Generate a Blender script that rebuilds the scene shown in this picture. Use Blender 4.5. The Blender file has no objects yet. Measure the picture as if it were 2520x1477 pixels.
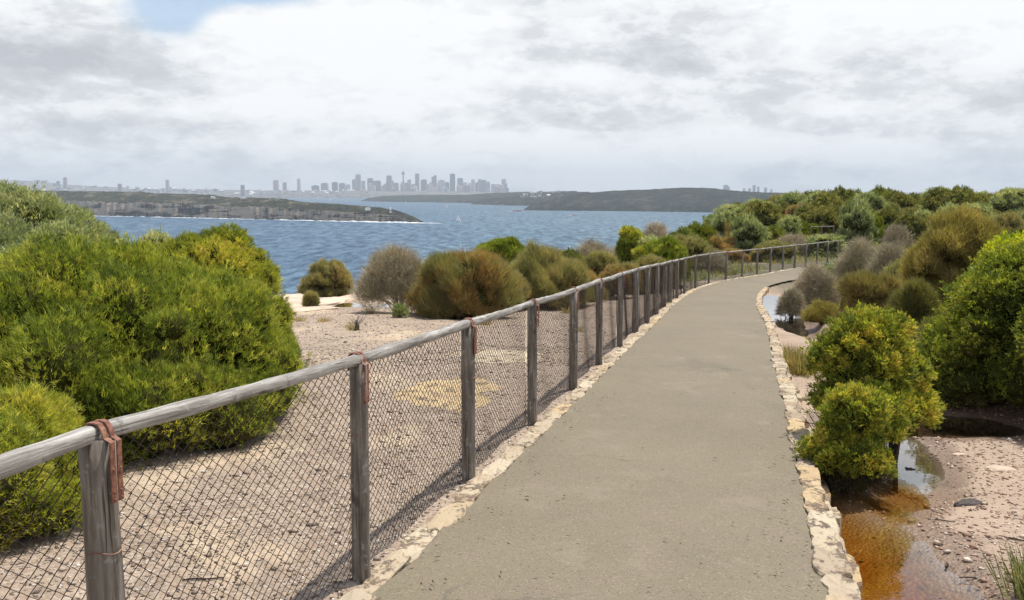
import bpy, math, random
import numpy as np
from mathutils import Vector, Matrix
R = math.radians
S = bpy.context.scene
COL = S.collection
# ------------------------------------------------------------------ camera
PITCH = 6.91
cam = bpy.data.cameras.new('camera'); cam_o = bpy.data.objects.new('camera', cam); COL.objects.link(cam_o)
cam_o.location = (0, 0, 1.8); cam_o.rotation_euler = (R(90 - PITCH), 0, 0)
cam.sensor_width = 36; cam.lens = 36 * 2215 / 2520.; cam.clip_start = .05; cam.clip_end = 60000
S.camera = cam_o
# ------------------------------------------------------------------ world, sun, exposure
SUN_EL, SUN_AZ = 70.0, 48.0          # azimuth clockwise from +Y (the view direction)
W = bpy.data.worlds.new('World'); S.world = W; W.use_nodes = True
wt = W.node_tree; wt.nodes.clear()
def N(t, typ, **kw):
    n = t.nodes.new(typ)
    for k, v in kw.items(): setattr(n, k, v)
    return n
def val(t, a):  return a
def lk(t, src, dst):
    if isinstance(src, (int, float)): dst.default_value = src
    elif isinstance(src, (tuple, list)): dst.default_value = tuple(src) if len(src) != 3 or dst.type != 'RGBA' else (*src, 1)
    else: t.links.new(src, dst)
def M_(t, op, a, b=0., c=0., clamp=False):
    n = N(t, 'ShaderNodeMath', operation=op, use_clamp=clamp)
    lk(t, a, n.inputs[0]); lk(t, b, n.inputs[1]); lk(t, c, n.inputs[2]); return n.outputs[0]
def VM(t, op, a, b=(0, 0, 0)):
    n = N(t, 'ShaderNodeVectorMath', operation=op); lk(t, a, n.inputs[0])
    if op == 'SCALE': lk(t, b, n.inputs['Scale'])
    else: lk(t, b, n.inputs[1])
    return n.outputs[0]
def noise(t, v, scale, detail=4, rough=.55, dist=0., out=0):
    n = N(t, 'ShaderNodeTexNoise'); lk(t, v, n.inputs['Vector'])
    n.inputs['Scale'].default_value = scale; n.inputs['Detail'].default_value = detail
    n.inputs['Roughness'].default_value = rough; n.inputs['Distortion'].default_value = dist
    return n.outputs[out]
def voro(t, v, scale, out='Distance', feature='F1', rnd=1.):
    n = N(t, 'ShaderNodeTexVoronoi', feature=feature); lk(t, v, n.inputs['Vector'])
    n.inputs['Scale'].default_value = scale; n.inputs['Randomness'].default_value = rnd
    return n.outputs[out]
def rmap(t, v, a, b, c=0., d=1., smooth=True):
    n = N(t, 'ShaderNodeMapRange', interpolation_type='SMOOTHSTEP' if smooth else 'LINEAR')
    lk(t, v, n.inputs['Value'])
    for k, x in zip(('From Min', 'From Max', 'To Min', 'To Max'), (a, b, c, d)): lk(t, x, n.inputs[k])
    return n.outputs['Result']
def mixc(t, f, a, b, mode='MIX'):
    n = N(t, 'ShaderNodeMix', data_type='RGBA', blend_type=mode)
    lk(t, f, n.inputs[0]); lk(t, a, n.inputs[6]); lk(t, b, n.inputs[7]); return n.outputs[2]
def ramp(t, f, stops):
    n = N(t, 'ShaderNodeValToRGB'); lk(t, f, n.inputs[0]); e = n.color_ramp.elements
    while len(e) < len(stops): e.new(.5)
    for x, (p, c) in zip(e, stops): x.position = p; x.color = (*c, 1)
    return n.outputs[0]
def xyz(t, x, y, z):
    n = N(t, 'ShaderNodeCombineXYZ'); lk(t, x, n.inputs[0]); lk(t, y, n.inputs[1]); lk(t, z, n.inputs[2]); return n.outputs[0]
def sep(t, v):
    n = N(t, 'ShaderNodeSeparateXYZ'); lk(t, v, n.inputs[0]); return n.outputs

sky = N(wt, 'ShaderNodeTexSky', sky_type='NISHITA', sun_disc=False)
sky.sun_elevation = R(SUN_EL); sky.sun_rotation = R(SUN_AZ); sky.altitude = 60; sky.dust_density = 1.5
bg1 = N(wt, 'ShaderNodeBackground'); bg1.inputs[1].default_value = .15
wt.links.new(sky.outputs[0], bg1.inputs[0])
tc = N(wt, 'ShaderNodeTexCoord'); D = tc.outputs['Generated']
sx, sy, sz = sep(wt, D)
h = M_(wt, 'MAXIMUM', sz, 0.)
k = M_(wt, 'DIVIDE', 1., M_(wt, 'ADD', h, .26))
cp = xyz(wt, M_(wt, 'MULTIPLY', sx, k), M_(wt, 'MULTIPLY', sy, k), 0.)      # the cloud layer seen from below
cp2 = VM(wt, 'ADD', cp, (3.7, 1.9, 0.4))
big = noise(wt, cp2, .7, 3, .5)
mid = noise(wt, VM(wt, 'ADD', cp, (11.3, 4.1, 7.7)), 2.1, 11, .60, .1)
puff = noise(wt, VM(wt, 'MULTIPLY', D, (1., 1., 2.2)), 9.5, 13, .64, .25)
fine = M_(wt, 'ADD', M_(wt, 'MULTIPLY', puff, 1.45), M_(wt, 'MULTIPLY', rmap(wt, noise(wt, VM(wt, 'MULTIPLY', VM(wt, 'ADD', D, (.4, .1, .7)), (1., 1., 2.4)), 22., 10, .66, .2), .40, .60), .26))
# thickness of the cloud: thick = grey underside, thin = white; a few holes of blue
def blob(cx, cz, rx, rz):
    ax = M_(wt, 'DIVIDE', M_(wt, 'SUBTRACT', M_(wt, 'DIVIDE', sx, M_(wt, 'MAXIMUM', sy, .01)), cx), rx)
    az = M_(wt, 'DIVIDE', M_(wt, 'SUBTRACT', M_(wt, 'DIVIDE', sz, M_(wt, 'MAXIMUM', sy, .01)), cz), rz)
    r2 = M_(wt, 'ADD', M_(wt, 'MULTIPLY', ax, ax), M_(wt, 'MULTIPLY', az, az))
    return M_(wt, 'POWER', 2.718, M_(wt, 'MULTIPLY', r2, -1.))
th = M_(wt, 'ADD', M_(wt, 'MULTIPLY', big, .7), M_(wt, 'ADD', M_(wt, 'MULTIPLY', mid, .5), M_(wt, 'MULTIPLY', rmap(wt, mid, .40, .60), .10)))
th = M_(wt, 'ADD', th, M_(wt, 'MULTIPLY', fine, .62))
for (cx, cz, rx, rz, a) in ((.13, .155, .17, .034, .34), (-.50, .130, .15, .045, .26), (.50, .115, .16, .03, .20), (-.25, .070, .18, .014, .16), (.10, .075, .25, .014, .12), (.36, .02, .14, .012, .25),
                            (-.20, .145, .15, .05, -.26), (.42, .215, .16, .030, -.34), (.40, .048, .16, .010, -.16), (-.45, .085, .12, .008, -.14), (.12, .05, .12, .008, -.10), (.0, .215, .10, .02, .10), (-.50, .215, .1, .02, -.25)):
    th = M_(wt, 'ADD', th, M_(wt, 'MULTIPLY', blob(cx, cz, rx, rz), a))
ccol = ramp(wt, rmap(wt, th, 1.06, 1.68, 0., 1., False), [(0., (.90, .91, .92)), (.30, (.81, .825, .84)), (.5, (.68, .70, .725)), (.72, (.59, .61, .64)), (1., (.49, .51, .55))])
low = rmap(wt, sz, .0, .085, 1., 0.)
ccol = mixc(wt, M_(wt, 'MULTIPLY', low, .36), ccol, (.50, .585, .685))
hole = M_(wt, 'ADD', M_(wt, 'MULTIPLY', blob(-.365, .200, .05, .034), .9), M_(wt, 'MULTIPLY', blob(-.275, .213, .07, .018), .8))
hole = M_(wt, 'ADD', hole, M_(wt, 'MULTIPLY', M_(wt, 'SUBTRACT', mid, .5), 1.3))
hole = rmap(wt, hole, .12, .6, 0., .8)
hole = M_(wt, 'MULTIPLY', hole, rmap(wt, M_(wt, 'ADD', blob(-.33, .21, .16, .06), 0.), .1, .4))
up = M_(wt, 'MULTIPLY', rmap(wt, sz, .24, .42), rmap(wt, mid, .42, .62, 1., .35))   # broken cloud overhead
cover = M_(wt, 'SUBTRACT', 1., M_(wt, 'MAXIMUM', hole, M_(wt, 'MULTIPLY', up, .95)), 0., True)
cover = M_(wt, 'MULTIPLY', cover, rmap(wt, sz, -.02, 0., .6, 1.))
bg2 = N(wt, 'ShaderNodeBackground'); lk(wt, ccol, bg2.inputs[0]); bg2.inputs[1].default_value = 1.07
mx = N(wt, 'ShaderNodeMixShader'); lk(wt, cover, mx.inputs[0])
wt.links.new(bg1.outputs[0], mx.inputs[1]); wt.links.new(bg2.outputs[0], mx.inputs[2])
wo = N(wt, 'ShaderNodeOutputWorld'); wt.links.new(mx.outputs[0], wo.inputs[0])

sun = bpy.data.lights.new('sun', 'SUN'); sun.energy = 4.6; sun.angle = R(.53); sun.color = (1, .965, .9)
sun_o = bpy.data.objects.new('sun', sun); COL.objects.link(sun_o)
sd = Vector((math.sin(R(SUN_AZ)) * math.cos(R(SUN_EL)), math.cos(R(SUN_AZ)) * math.cos(R(SUN_EL)), math.sin(R(SUN_EL))))
sun_o.rotation_euler = sd.to_track_quat('Z', 'Y').to_euler(); sun_o.location = sd * 100
S.view_settings.view_transform = 'Standard'; S.view_settings.look = 'None'
S.view_settings.exposure = 0.08; S.view_settings.gamma = 1
S.render.engine = 'CYCLES'
S.cycles.max_bounces = 6; S.cycles.transparent_max_bounces = 12; S.cycles.volume_bounces = 0
S.cycles.use_denoising = True

# ------------------------------------------------------------------ helpers
F_ = 2215.; P_ = R(PITCH)
def ray(x, y):                      # direction of a point of the photograph (2520 x 1477), per metre forward
    a = x - 1260.; b = y - 738.5
    fw = F_ * math.cos(P_) - b * math.sin(P_); upw = -F_ * math.sin(P_) - b * math.cos(P_)
    return a / fw, upw / fw
def gz(x, y, z):
    u, s = ray(x, y); Y = (z - 1.8) / s; return u * Y, Y
SEA = -63.2
def tag(o, label=None, cat=None, group=None, kind=None):
    if label: o['label'] = label
    if cat: o['category'] = cat
    if group: o['group'] = group
    if kind: o['kind'] = kind
    return o
def mesh_np(name, V, Fs, mats, parent=None, cols=None, smooth=False, midx=None):
    """V (n,3); Fs list of face arrays (each (m,k))"""
    me = bpy.data.meshes.new(name); V = np.asarray(V, dtype=np.float32)
    me.vertices.add(len(V)); me.vertices.foreach_set('co', V.ravel())
    Fs = [np.asarray(f, dtype=np.int32) for f in Fs if len(f)]
    loops = np.concatenate([f.ravel() for f in Fs]); tot = np.concatenate([np.full(len(f), f.shape[1], np.int32) for f in Fs])
    st = np.concatenate([[0], np.cumsum(tot)[:-1]]).astype(np.int32)
    me.loops.add(len(loops)); me.loops.foreach_set('vertex_index', loops)
    me.polygons.add(len(tot)); me.polygons.foreach_set('loop_start', st); me.polygons.foreach_set('loop_total', tot)
    for m in (mats if isinstance(mats, (list, tuple)) else [mats]): me.materials.append(m)
    if midx is not None: me.polygons.foreach_set('material_index', np.asarray(midx, np.int32))
    if smooth: me.polygons.foreach_set('use_smooth', np.ones(len(tot), bool))
    if cols is not None:
        a = me.attributes.new('Col', 'FLOAT_COLOR', 'POINT'); c = np.ones((len(V), 4), np.float32); c[:, :3] = cols
        a.data.foreach_set('color', c.ravel())
    me.update(calc_edges=True)
    o = bpy.data.objects.new(name, me); COL.objects.link(o)
    if parent: o.parent = parent
    return o
def empty(name, loc, label, cat, group=None, rz=0):
    o = bpy.data.objects.new(name, None); COL.objects.link(o); o.location = loc; o.rotation_euler = (0, 0, rz)
    o.empty_display_size = .1
    return tag(o, label, cat, group)
class MB:
    def __init__(s): s.v = []; s.f = []; s.m = []
    def add(s, V, Fc, m=0):
        b = len(s.v); s.v += [tuple(p) for p in V]; s.f += [tuple(i + b for i in f) for f in Fc]; s.m += [m] * len(Fc)
    def tube(s, pts, rads, n=8, cap=True, m=0, sq=0.):
        pts = [Vector(p) for p in pts]; V = []; Fc = []; ref = None
        for i, p in enumerate(pts):
            t = (pts[min(i + 1, len(pts) - 1)] - pts[max(i - 1, 0)]).normalized()
            if ref is None: ref = Vector((0, 0, 1)) if abs(t.z) < .8 else Vector((1, 0, 0))
            a = (ref - t * ref.dot(t)).normalized(); b = t.cross(a); ref = a
            for k_ in range(n):
                th_ = 2 * math.pi * k_ / n; c, d = math.cos(th_), math.sin(th_)
                q = 1 / (max(abs(c), abs(d)) ** sq)
                V.append(p + (a * c + b * d) * rads[i] * q)
        for i in range(len(pts) - 1):
            for k_ in range(n):
                Fc.append((i * n + k_, i * n + (k_ + 1) % n, (i + 1) * n + (k_ + 1) % n, (i + 1) * n + k_))
        if cap: Fc.append(tuple(range(n))[::-1]); Fc.append(tuple(range((len(pts) - 1) * n, len(pts) * n)))
        s.add(V, Fc, m)
    def box(s, c, d, m=0, rz=0., top=1.):
        V = []
        for z in (-1, 1):
            q = top if z > 0 else 1
            for x, y in ((-1, -1), (1, -1), (1, 1), (-1, 1)):
                X, Y = x * d[0] / 2 * q, y * d[1] / 2 * q
                V.append((c[0] + X * math.cos(rz) - Y * math.sin(rz), c[1] + X * math.sin(rz) + Y * math.cos(rz), c[2] + z * d[2] / 2))
        s.add(V, [(3, 2, 1, 0), (4, 5, 6, 7), (0, 1, 5, 4), (1, 2, 6, 5), (2, 3, 7, 6), (3, 0, 4, 7)], m)
    def build(s, name, mats, parent=None, smooth=False):
        me = bpy.data.meshes.new(name); me.from_pydata(s.v, [], s.f)
        for m in (mats if isinstance(mats, (list, tuple)) else [mats]): me.materials.append(m)
        me.polygons.foreach_set('material_index', s.m)
        if smooth: me.polygons.foreach_set('use_smooth', [True] * len(s.f))
        o = bpy.data.objects.new(name, me); COL.objects.link(o)
        if parent: o.parent = parent
        return o

# smooth value noise in numpy
def vnoise(x, y, seed=0):
    xi = np.floor(x).astype(np.int64); yi = np.floor(y).astype(np.int64); fx = x - xi; fy = y - yi
    fx = fx * fx * (3 - 2 * fx); fy = fy * fy * (3 - 2 * fy)
    def hsh(a, b):
        n = (a * 374761393 + b * 668265263 + seed * 982451653) & 0x7fffffff
        n = ((n ^ (n >> 13)) * 1274126177) & 0x7fffffff
        return ((n ^ (n >> 16)) & 0xffff) / 65535.
    return (hsh(xi, yi) * (1 - fx) + hsh(xi + 1, yi) * fx) * (1 - fy) + (hsh(xi, yi + 1) * (1 - fx) + hsh(xi + 1, yi + 1) * fx) * fy
def fbm(x, y, oct=4, seed=0):
    x = np.asarray(x, float); y = np.asarray(y, float)
    s = 0; a = .5
    for i in range(oct): s = s + a * vnoise(x * 2 ** i + i * 17.3, y * 2 ** i + i * 9.1, seed + i); a *= .5
    return s
def sstep(a, b, x):
    t = np.clip((x - a) / (b - a), 0, 1); return t * t * (3 - 2 * t)

# ------------------------------------------------------------------ materials
def mat(name):
    m = bpy.data.materials.new(name); m.use_nodes = True; t = m.node_tree
    b = t.nodes['Principled BSDF']; o = t.nodes['Material Output']
    tc = N(t, 'ShaderNodeTexCoord'); return m, t, b, tc
def bump(t, b, hgt, strength, dist):
    n = N(t, 'ShaderNodeBump'); lk(t, hgt, n.inputs['Height']); n.inputs['Strength'].default_value = strength
    n.inputs['Distance'].default_value = dist; t.links.new(n.outputs[0], b.inputs['Normal']); return n
def simple(name, c, rough=.8, var=.25, sc=6., metal=0.):
    m, t, b, tc = mat(name); n = noise(t, tc.outputs['Object'], sc, 6)
    lk(t, ramp(t, n, [(.3, tuple(x * (1 - var) for x in c)), (.7, tuple(min(1, x * (1 + var)) for x in c))]), b.inputs['Base Color'])
    b.inputs['Roughness'].default_value = rough; b.inputs['Metallic'].default_value = metal
    bump(t, b, n, .3, .01); return m
# gravelly sandstone ground
def ground_mat():
    m, t, b, tc = mat('ground'); v = tc.outputs['Object']
    x, y, z = sep(t, v)
    big = noise(t, v, .35, 5); md = noise(t, v, 2.2, 6, .6); peb = voro(t, v, 42.); pebc = voro(t, v, 42., 'Color'); gr = noise(t, v, 120., 3, .7)
    c = ramp(t, M_(t, 'ADD', M_(t, 'MULTIPLY', big, .6), M_(t, 'MULTIPLY', md, .4)), [(.32, (.18, .13, .09)), (.5, (.30, .225, .155)), (.66, (.39, .30, .215))])
    pc = ramp(t, M_(t, 'MULTIPLY', N_sepcol(t, pebc), 1.), [(.0, (.24, .17, .125)), (.35, (.35, .26, .19)), (.7, (.43, .32, .23)), (1., (.56, .48, .40))])
    c = mixc(t, .55, c, pc)
    right = rmap(t, x, 1.2, 2.2)      # redder sand on the landward side
    c = mixc(t, M_(t, 'MULTIPLY', right, .7), c, mixc(t, md, (.31, .215, .15), (.50, .375, .275)))
    wet = 0.
    for (px_, py_, rx_, ry_, ti_, lv_, dp_) in ((1.98, 4.85, .50, 1.2, -.05, 0, 0), (3.15, 7.1, .34, 1.0, -.3, 0, 0), (4.05, 8.35, .95, .6, -.1, 0, 0), (6.42, 21., .5, 3.5, -.2, 0, 0), (2.6, 5.92, .26, .5, -.4, 0, 0)):
        X_ = M_(t, 'SUBTRACT', x, px_); Y_ = M_(t, 'SUBTRACT', y, py_); c_, s_ = math.cos(ti_), math.sin(ti_)
        U_ = M_(t, 'DIVIDE', M_(t, 'ADD', M_(t, 'MULTIPLY', X_, c_), M_(t, 'MULTIPLY', Y_, s_)), rx_); V_ = M_(t, 'DIVIDE', M_(t, 'SUBTRACT', M_(t, 'MULTIPLY', Y_, c_), M_(t, 'MULTIPLY', X_, s_)), ry_)
        r2_ = M_(t, 'ADD', M_(t, 'ADD', M_(t, 'MULTIPLY', U_, U_), M_(t, 'MULTIPLY', V_, V_)), M_(t, 'MULTIPLY', M_(t, 'SUBTRACT', noise(t, v, 2.6, 6, .7), .5), 3.2))
        wet = M_(t, 'MAXIMUM', wet, rmap(t, r2_, 2.4, 1.2))
    bare = M_(t, 'MULTIPLY', rmap(t, noise(t, VM(t, 'MULTIPLY', v, (1, .7, 1)), .8, 4), .55, .64), rmap(t, x, -.2, -.6))
    c = mixc(t, M_(t, 'MULTIPLY', bare, .6), c, mixc(t, md, (.52, .36, .2), (.60, .50, .37)))
    lit = rmap(t, noise(t, v, 1.6, 8, .75), .52, .66)                      # leaf litter and lichen stains
    c = mixc(t, M_(t, 'MULTIPLY', lit, .6), c, (.17, .13, .09))
    heath = M_(t, 'MAXIMUM', rmap(t, y, 24., 34.), rmap(t, M_(t, 'SUBTRACT', x, M_(t, 'MULTIPLY', y, .22)), 1.6, 3.4))
    heath = M_(t, 'MULTIPLY', heath, rmap(t, y, 8., 12.))
    c = mixc(t, M_(t, 'MULTIPLY', heath, rmap(t, noise(t, v, .6, 5), .30, .45)), c, mixc(t, md, (.07, .07, .035), (.19, .15, .09)))
    rk = rmap(t, z, -3.2, -2.0, 1., 0.)
    strata = noise(t, VM(t, 'MULTIPLY', v, (.15, .15, 2.2)), 1., 6)
    c = mixc(t, rk, c, ramp(t, strata, [(.35, (.14, .10, .075)), (.6, (.38, .29, .2))]))
    c = mixc(t, M_(t, 'MULTIPLY', wet, .75), c, mixc(t, 1., c, (.46, .38, .32), 'MULTIPLY'))
    lk(t, c, b.inputs['Base Color']); lk(t, M_(t, 'SUBTRACT', .9, M_(t, 'MULTIPLY', wet, .45)), b.inputs['Roughness'])
    hh = M_(t, 'ADD', M_(t, 'MULTIPLY', peb, -.6), M_(t, 'MULTIPLY', gr, .25)); hh = M_(t, 'ADD', hh, M_(t, 'MULTIPLY', md, .8))
    bump(t, b, hh, .8, .018); return m
def N_sepcol(t, c):
    n = N(t, 'ShaderNodeSeparateColor'); lk(t, c, n.inputs[0]); return n.outputs[0]
def path_mat():
    m, t, b, tc = mat('path_surface'); v = tc.outputs['Object']
    big = noise(t, v, .9, 5, .55); pat = noise(t, VM(t, 'ADD', v, (5, 3, 1)), 3.3, 5); sp = noise(t, v, 150., 3, .75); ag = voro(t, v, 130., 'Color')
    c = ramp(t, big, [(.3, (0.172, 0.145, 0.096)), (.5, (0.200, 0.168, 0.111)), (.7, (0.222, 0.185, 0.124))])
    c = mixc(t, M_(t, 'MULTIPLY', rmap(t, pat, .45, .7), .5), c, (0.215, 0.167, 0.130))
    c = mixc(t, M_(t, 'MULTIPLY', rmap(t, sp, .3, .7), .55), mixc(t, .78, (.08, .066, .05), c), mixc(t, .5, c, (0.336, 0.288, 0.224)))
    agv = N_sepcol(t, ag)
    c = mixc(t, M_(t, 'MULTIPLY', rmap(t, agv, .90, .98), .28), c, (.45, .40, .31))
    c = mixc(t, M_(t, 'MULTIPLY', rmap(t, agv, .1, .02), .5), c, (.06, .055, .045))
    st = rmap(t, noise(t, VM(t, 'MULTIPLY', v, (1.2, .35, 1)), 1.2, 6, .7), .54, .72)
    c = mixc(t, M_(t, 'MULTIPLY', st, .34), c, (.115, .10, .075)); c = mixc(t, 1., c, (.965, .945, .88), 'MULTIPLY'); edge = rmap(t, noise(t, VM(t, 'ADD', v, (9, 2, 4)), 1.7, 7, .7), .57, .64); c = mixc(t, M_(t, 'MULTIPLY', edge, .16), c, (.33, .27, .20))
    ck = voro(t, VM(t, 'ADD', v, VM(t, 'SCALE', noise(t, v, 2.5, 6, .6, 0, 1), .5)), .45, 'Distance', 'DISTANCE_TO_EDGE')
    ckm = M_(t, 'MULTIPLY', rmap(t, ck, .007, .0015), rmap(t, noise(t, v, .5, 2), .5, .56))
    c = mixc(t, M_(t, 'MULTIPLY', ckm, .45), c, (.08, .07, .055))
    lk(t, c, b.inputs['Base Color']); b.inputs['Roughness'].default_value = .88
    bump(t, b, M_(t, 'ADD', M_(t, 'MULTIPLY', sp, .5), M_(t, 'MULTIPLY', agv, .3)), .5, .006); return m
def wood_mat(name, axis, c0, c1, c2):
    m, t, b, tc = mat(name); v = tc.outputs['Object']
    oi = N(t, 'ShaderNodeObjectInfo'); v = VM(t, 'ADD', v, VM(t, 'SCALE', xyz(t, oi.outputs['Random'], oi.outputs['Random'], oi.outputs['Random']), 37.))
    sc = [1., 1., 1.]; sc[axis] = .055
    g = noise(t, VM(t, 'MULTIPLY', v, tuple(x * 55 for x in sc)), 1., 7, .65, .35)
    sc[axis] = .25; w = noise(t, VM(t, 'MULTIPLY', v, tuple(x * 9 for x in sc)), 1., 4, .5, .6)
    lich = rmap(t, noise(t, v, 22., 6, .7), .56, .68)
    c = ramp(t, g, [(.28, c0), (.47, c1), (.62, c2)])
    c = mixc(t, M_(t, 'MULTIPLY', rmap(t, w, .35, .65), .55), c, tuple(.55 * x for x in c1))
    c = mixc(t, M_(t, 'MULTIPLY', lich, .5), c, (.50, .50, .46))
    c = mixc(t, M_(t, 'MULTIPLY', rmap(t, noise(t, VM(t, 'ADD', v, (3, 1, 2)), 13., 6, .75), .56, .66), .55), c, (.09, .08, .07))
    crk = rmap(t, noise(t, VM(t, 'MULTIPLY', v, tuple((90 if i != axis else 2.2) for i in range(3))), 1., 3, .5, .2), .665, .70)
    c = mixc(t, M_(t, 'MULTIPLY', crk, .8), c, (.03, .024, .02))
    kn = rmap(t, voro(t, VM(t, 'MULTIPLY', v, tuple((9 if i != axis else 4.) for i in range(3))), 1.), .16, .06)
    c = mixc(t, M_(t, 'MULTIPLY', kn, .75), c, (.05, .04, .032))
    lk(t, c, b.inputs['Base Color']); b.inputs['Roughness'].default_value = .85
    bump(t, b, M_(t, 'SUBTRACT', M_(t, 'MULTIPLY', g, 1.), M_(t, 'MULTIPLY', crk, 1.2)), 1., .009); return m
def stone_mat():
    m, t, b, tc = mat('sandstone'); v = tc.outputs['Object']; oi = N(t, 'ShaderNodeObjectInfo'); rn = oi.outputs['Random']
    v2 = VM(t, 'ADD', v, VM(t, 'SCALE', xyz(t, rn, rn, rn), 19.))
    a = noise(t, v2, 7., 7, .62); a2 = noise(t, v2, 26., 5, .7); st = noise(t, VM(t, 'MULTIPLY', v2, (3, 3, 24)), 1., 4)
    c = ramp(t, rn, [(0., (.52, .43, .29)), (.3, (.44, .35, .24)), (.5, (.52, .38, .20)), (.7, (.34, .26, .18)), (1., (.57, .48, .34))])
    c = mixc(t, M_(t, 'MULTIPLY', rmap(t, a, .52, .66), .6), c, (.52, .35, .17))
    c = mixc(t, M_(t, 'MULTIPLY', rmap(t, M_(t, 'ADD', M_(t, 'MULTIPLY', a, .6), M_(t, 'MULTIPLY', a2, .4)), .505, .575), .85), c, (.10, .073, .056))
    c = mixc(t, M_(t, 'MULTIPLY', rmap(t, st, .5, .7), .3), c, (.3, .2, .13))
    lk(t, c, b.inputs['Base Color']); b.inputs['Roughness'].default_value = .9
    bump(t, b, M_(t, 'ADD', a, M_(t, 'MULTIPLY', a2, .6)), .8, .02); return m
def leaf_mat(name, rough=.5, trans=.42, spec=.25):
    m, t, b, tc = mat(name); at = N(t, 'ShaderNodeAttribute', attribute_name='Col'); oi = N(t, 'ShaderNodeObjectInfo')
    hs = N(t, 'ShaderNodeHueSaturation'); lk(t, at.outputs['Color'], hs.inputs['Color'])
    lk(t, rmap(t, oi.outputs['Random'], 0., 1., .488, .512, False), hs.inputs['Hue']); lk(t, rmap(t, oi.outputs['Random'], 0., 1., 1.12, .86, False), hs.inputs['Value'])
    lk(t, hs.outputs[0], b.inputs['Base Color']); b.inputs['Roughness'].default_value = rough; b.inputs['Specular IOR Level'].default_value = spec
    tr = N(t, 'ShaderNodeBsdfTranslucent'); lk(t, mixc(t, 1., hs.outputs[0], (1.25, 1.25, .5), 'MULTIPLY'), tr.inputs['Color'])
    mx = N(t, 'ShaderNodeMixShader'); mx.inputs[0].default_value = trans
    t.links.new(b.outputs[0], mx.inputs[1]); t.links.new(tr.outputs[0], mx.inputs[2]); t.links.new(mx.outputs[0], t.nodes['Material Output'].inputs[0])
    return m
def rust_mat():
    m, t, b, tc = mat('rusty_steel'); v = tc.outputs['Object']; a = noise(t, v, 60., 6, .7); a2 = noise(t, v, 9., 4)
    c = ramp(t, a, [(.3, (.085, .034, .023)), (.5, (.22, .085, .05)), (.7, (.36, .19, .12))])
    c = mixc(t, rmap(t, a2, .5, .7), c, (.42, .24, .14)); lk(t, c, b.inputs['Base Color']); b.inputs['Roughness'].default_value = .75
    bump(t, b, a, .4, .002); return m
MG = ground_mat(); MP = path_mat(); MS = stone_mat(); MRUST = rust_mat()
MPOST = wood_mat('post_wood', 2, (.055, .042, .032), (.185, .155, .125), (.35, .315, .27))
MRAIL = wood_mat('rail_wood', 0, (.07, .058, .048), (.30, .275, .24), (.54, .52, .48))
MWIRE = simple('chain_wire', (.05, .032, .028), .55, .5, 30.)
MLEAF = leaf_mat('leaf'); MTWIG = leaf_mat('twig', .8, .0, .2)
MBARK = simple('bark', (.10, .075, .055), .9, .5, 14.); MBARKG = simple('grey_bark', (.27, .23, .20), .9, .35, 14.)
MCORE = simple('inner_twigs', (.040, .042, .012), 1., .4, 20.); MCORE.node_tree.nodes['Principled BSDF'].inputs['Specular IOR Level'].default_value = 0.  # opaque dark hull added inside crowns to block light and darken their depths
MSTICK = simple('dark_stick', (.045, .028, .02), .8, .4, 30.)

# ------------------------------------------------------------------ terrain shape
PY = [-60, -10, 0, 4, 8, 12, 16, 20, 24, 30, 34, 40, 50, 60, 78, 200]; PZ = [1.6, .35, .12, .03, -.17, -.35, -.56, -.82, -1.05, -1.33, -1.47, -1.6, -1.62, -1.3, -.65, -.5]
def prof(y): return np.interp(y, PY, PZ)
# fence posts: image position of each base, laid on the measured profile of the path
base_px = [(888, 1424), (1153, 1183), (1310.5, 1045.1), (1409.5, 958.6), (1473.9, 897), (1525, 852.8), (1565, 819), (1593, 795.1), (1616, 774), (1634.5, 757), (1650, 744.5),
           (1665.3, 734), (1684, 722.5), (1711.4, 709), (1744.1, 698), (1786.4, 689.5), (1825.8, 683.0), (1863, 677.2), (1895, 671.2), (1926, 665.6), (1955, 660.8), (1983, 656.8), (2010, 652), (2036, 648), (2060, 644.5)]
POSTS = [(-1.62, .85), (-1.17, 2.48)]
for (x, y) in base_px:
    u, s = ray(x, y); Y = 5.
    for _ in range(60): Y = .5 * Y + .5 * (float(prof(Y)) - 1.8) / s
    POSTS.append((u * Y, Y))
# path: left edge follows the fence
fp = np.array([(-3.0, -5.), (-2.05, -1.)] + POSTS + [(20.5, 47.6), (25, 50.), (31, 51.5), (40, 52.5)])
dseg = np.gradient(fp, axis=0); dseg /= np.linalg.norm(dseg, axis=1)[:, None]
for _ in range(3): dseg[1:-1] = (dseg[:-2] + 2 * dseg[1:-1] + dseg[2:]) / 4
dseg /= np.linalg.norm(dseg, axis=1)[:, None]
nrm = np.stack([dseg[:, 1], -dseg[:, 0]], 1)
def resample(P, step):
    d = np.concatenate([[0], np.cumsum(np.linalg.norm(np.diff(P, axis=0), axis=1))]); t = np.arange(0, d[-1], step)
    return np.stack([np.interp(t, d, P[:, 0]), np.interp(t, d, P[:, 1])], 1)
def smooth(P, n):
    P = P.copy()
    for _ in range(n): P[1:-1] = (P[:-2] + 2 * P[1:-1] + P[2:]) / 4
    return P
PW = 1.90
cen = smooth(resample(fp + nrm * (.165 + PW / 2), .25), 14)
def cnormals(C):
    d = np.gradient(C, axis=0); d /= np.linalg.norm(d, axis=1)[:, None]; return np.stack([d[:, 1], -d[:, 0]], 1)
cn = cnormals(cen)
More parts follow.
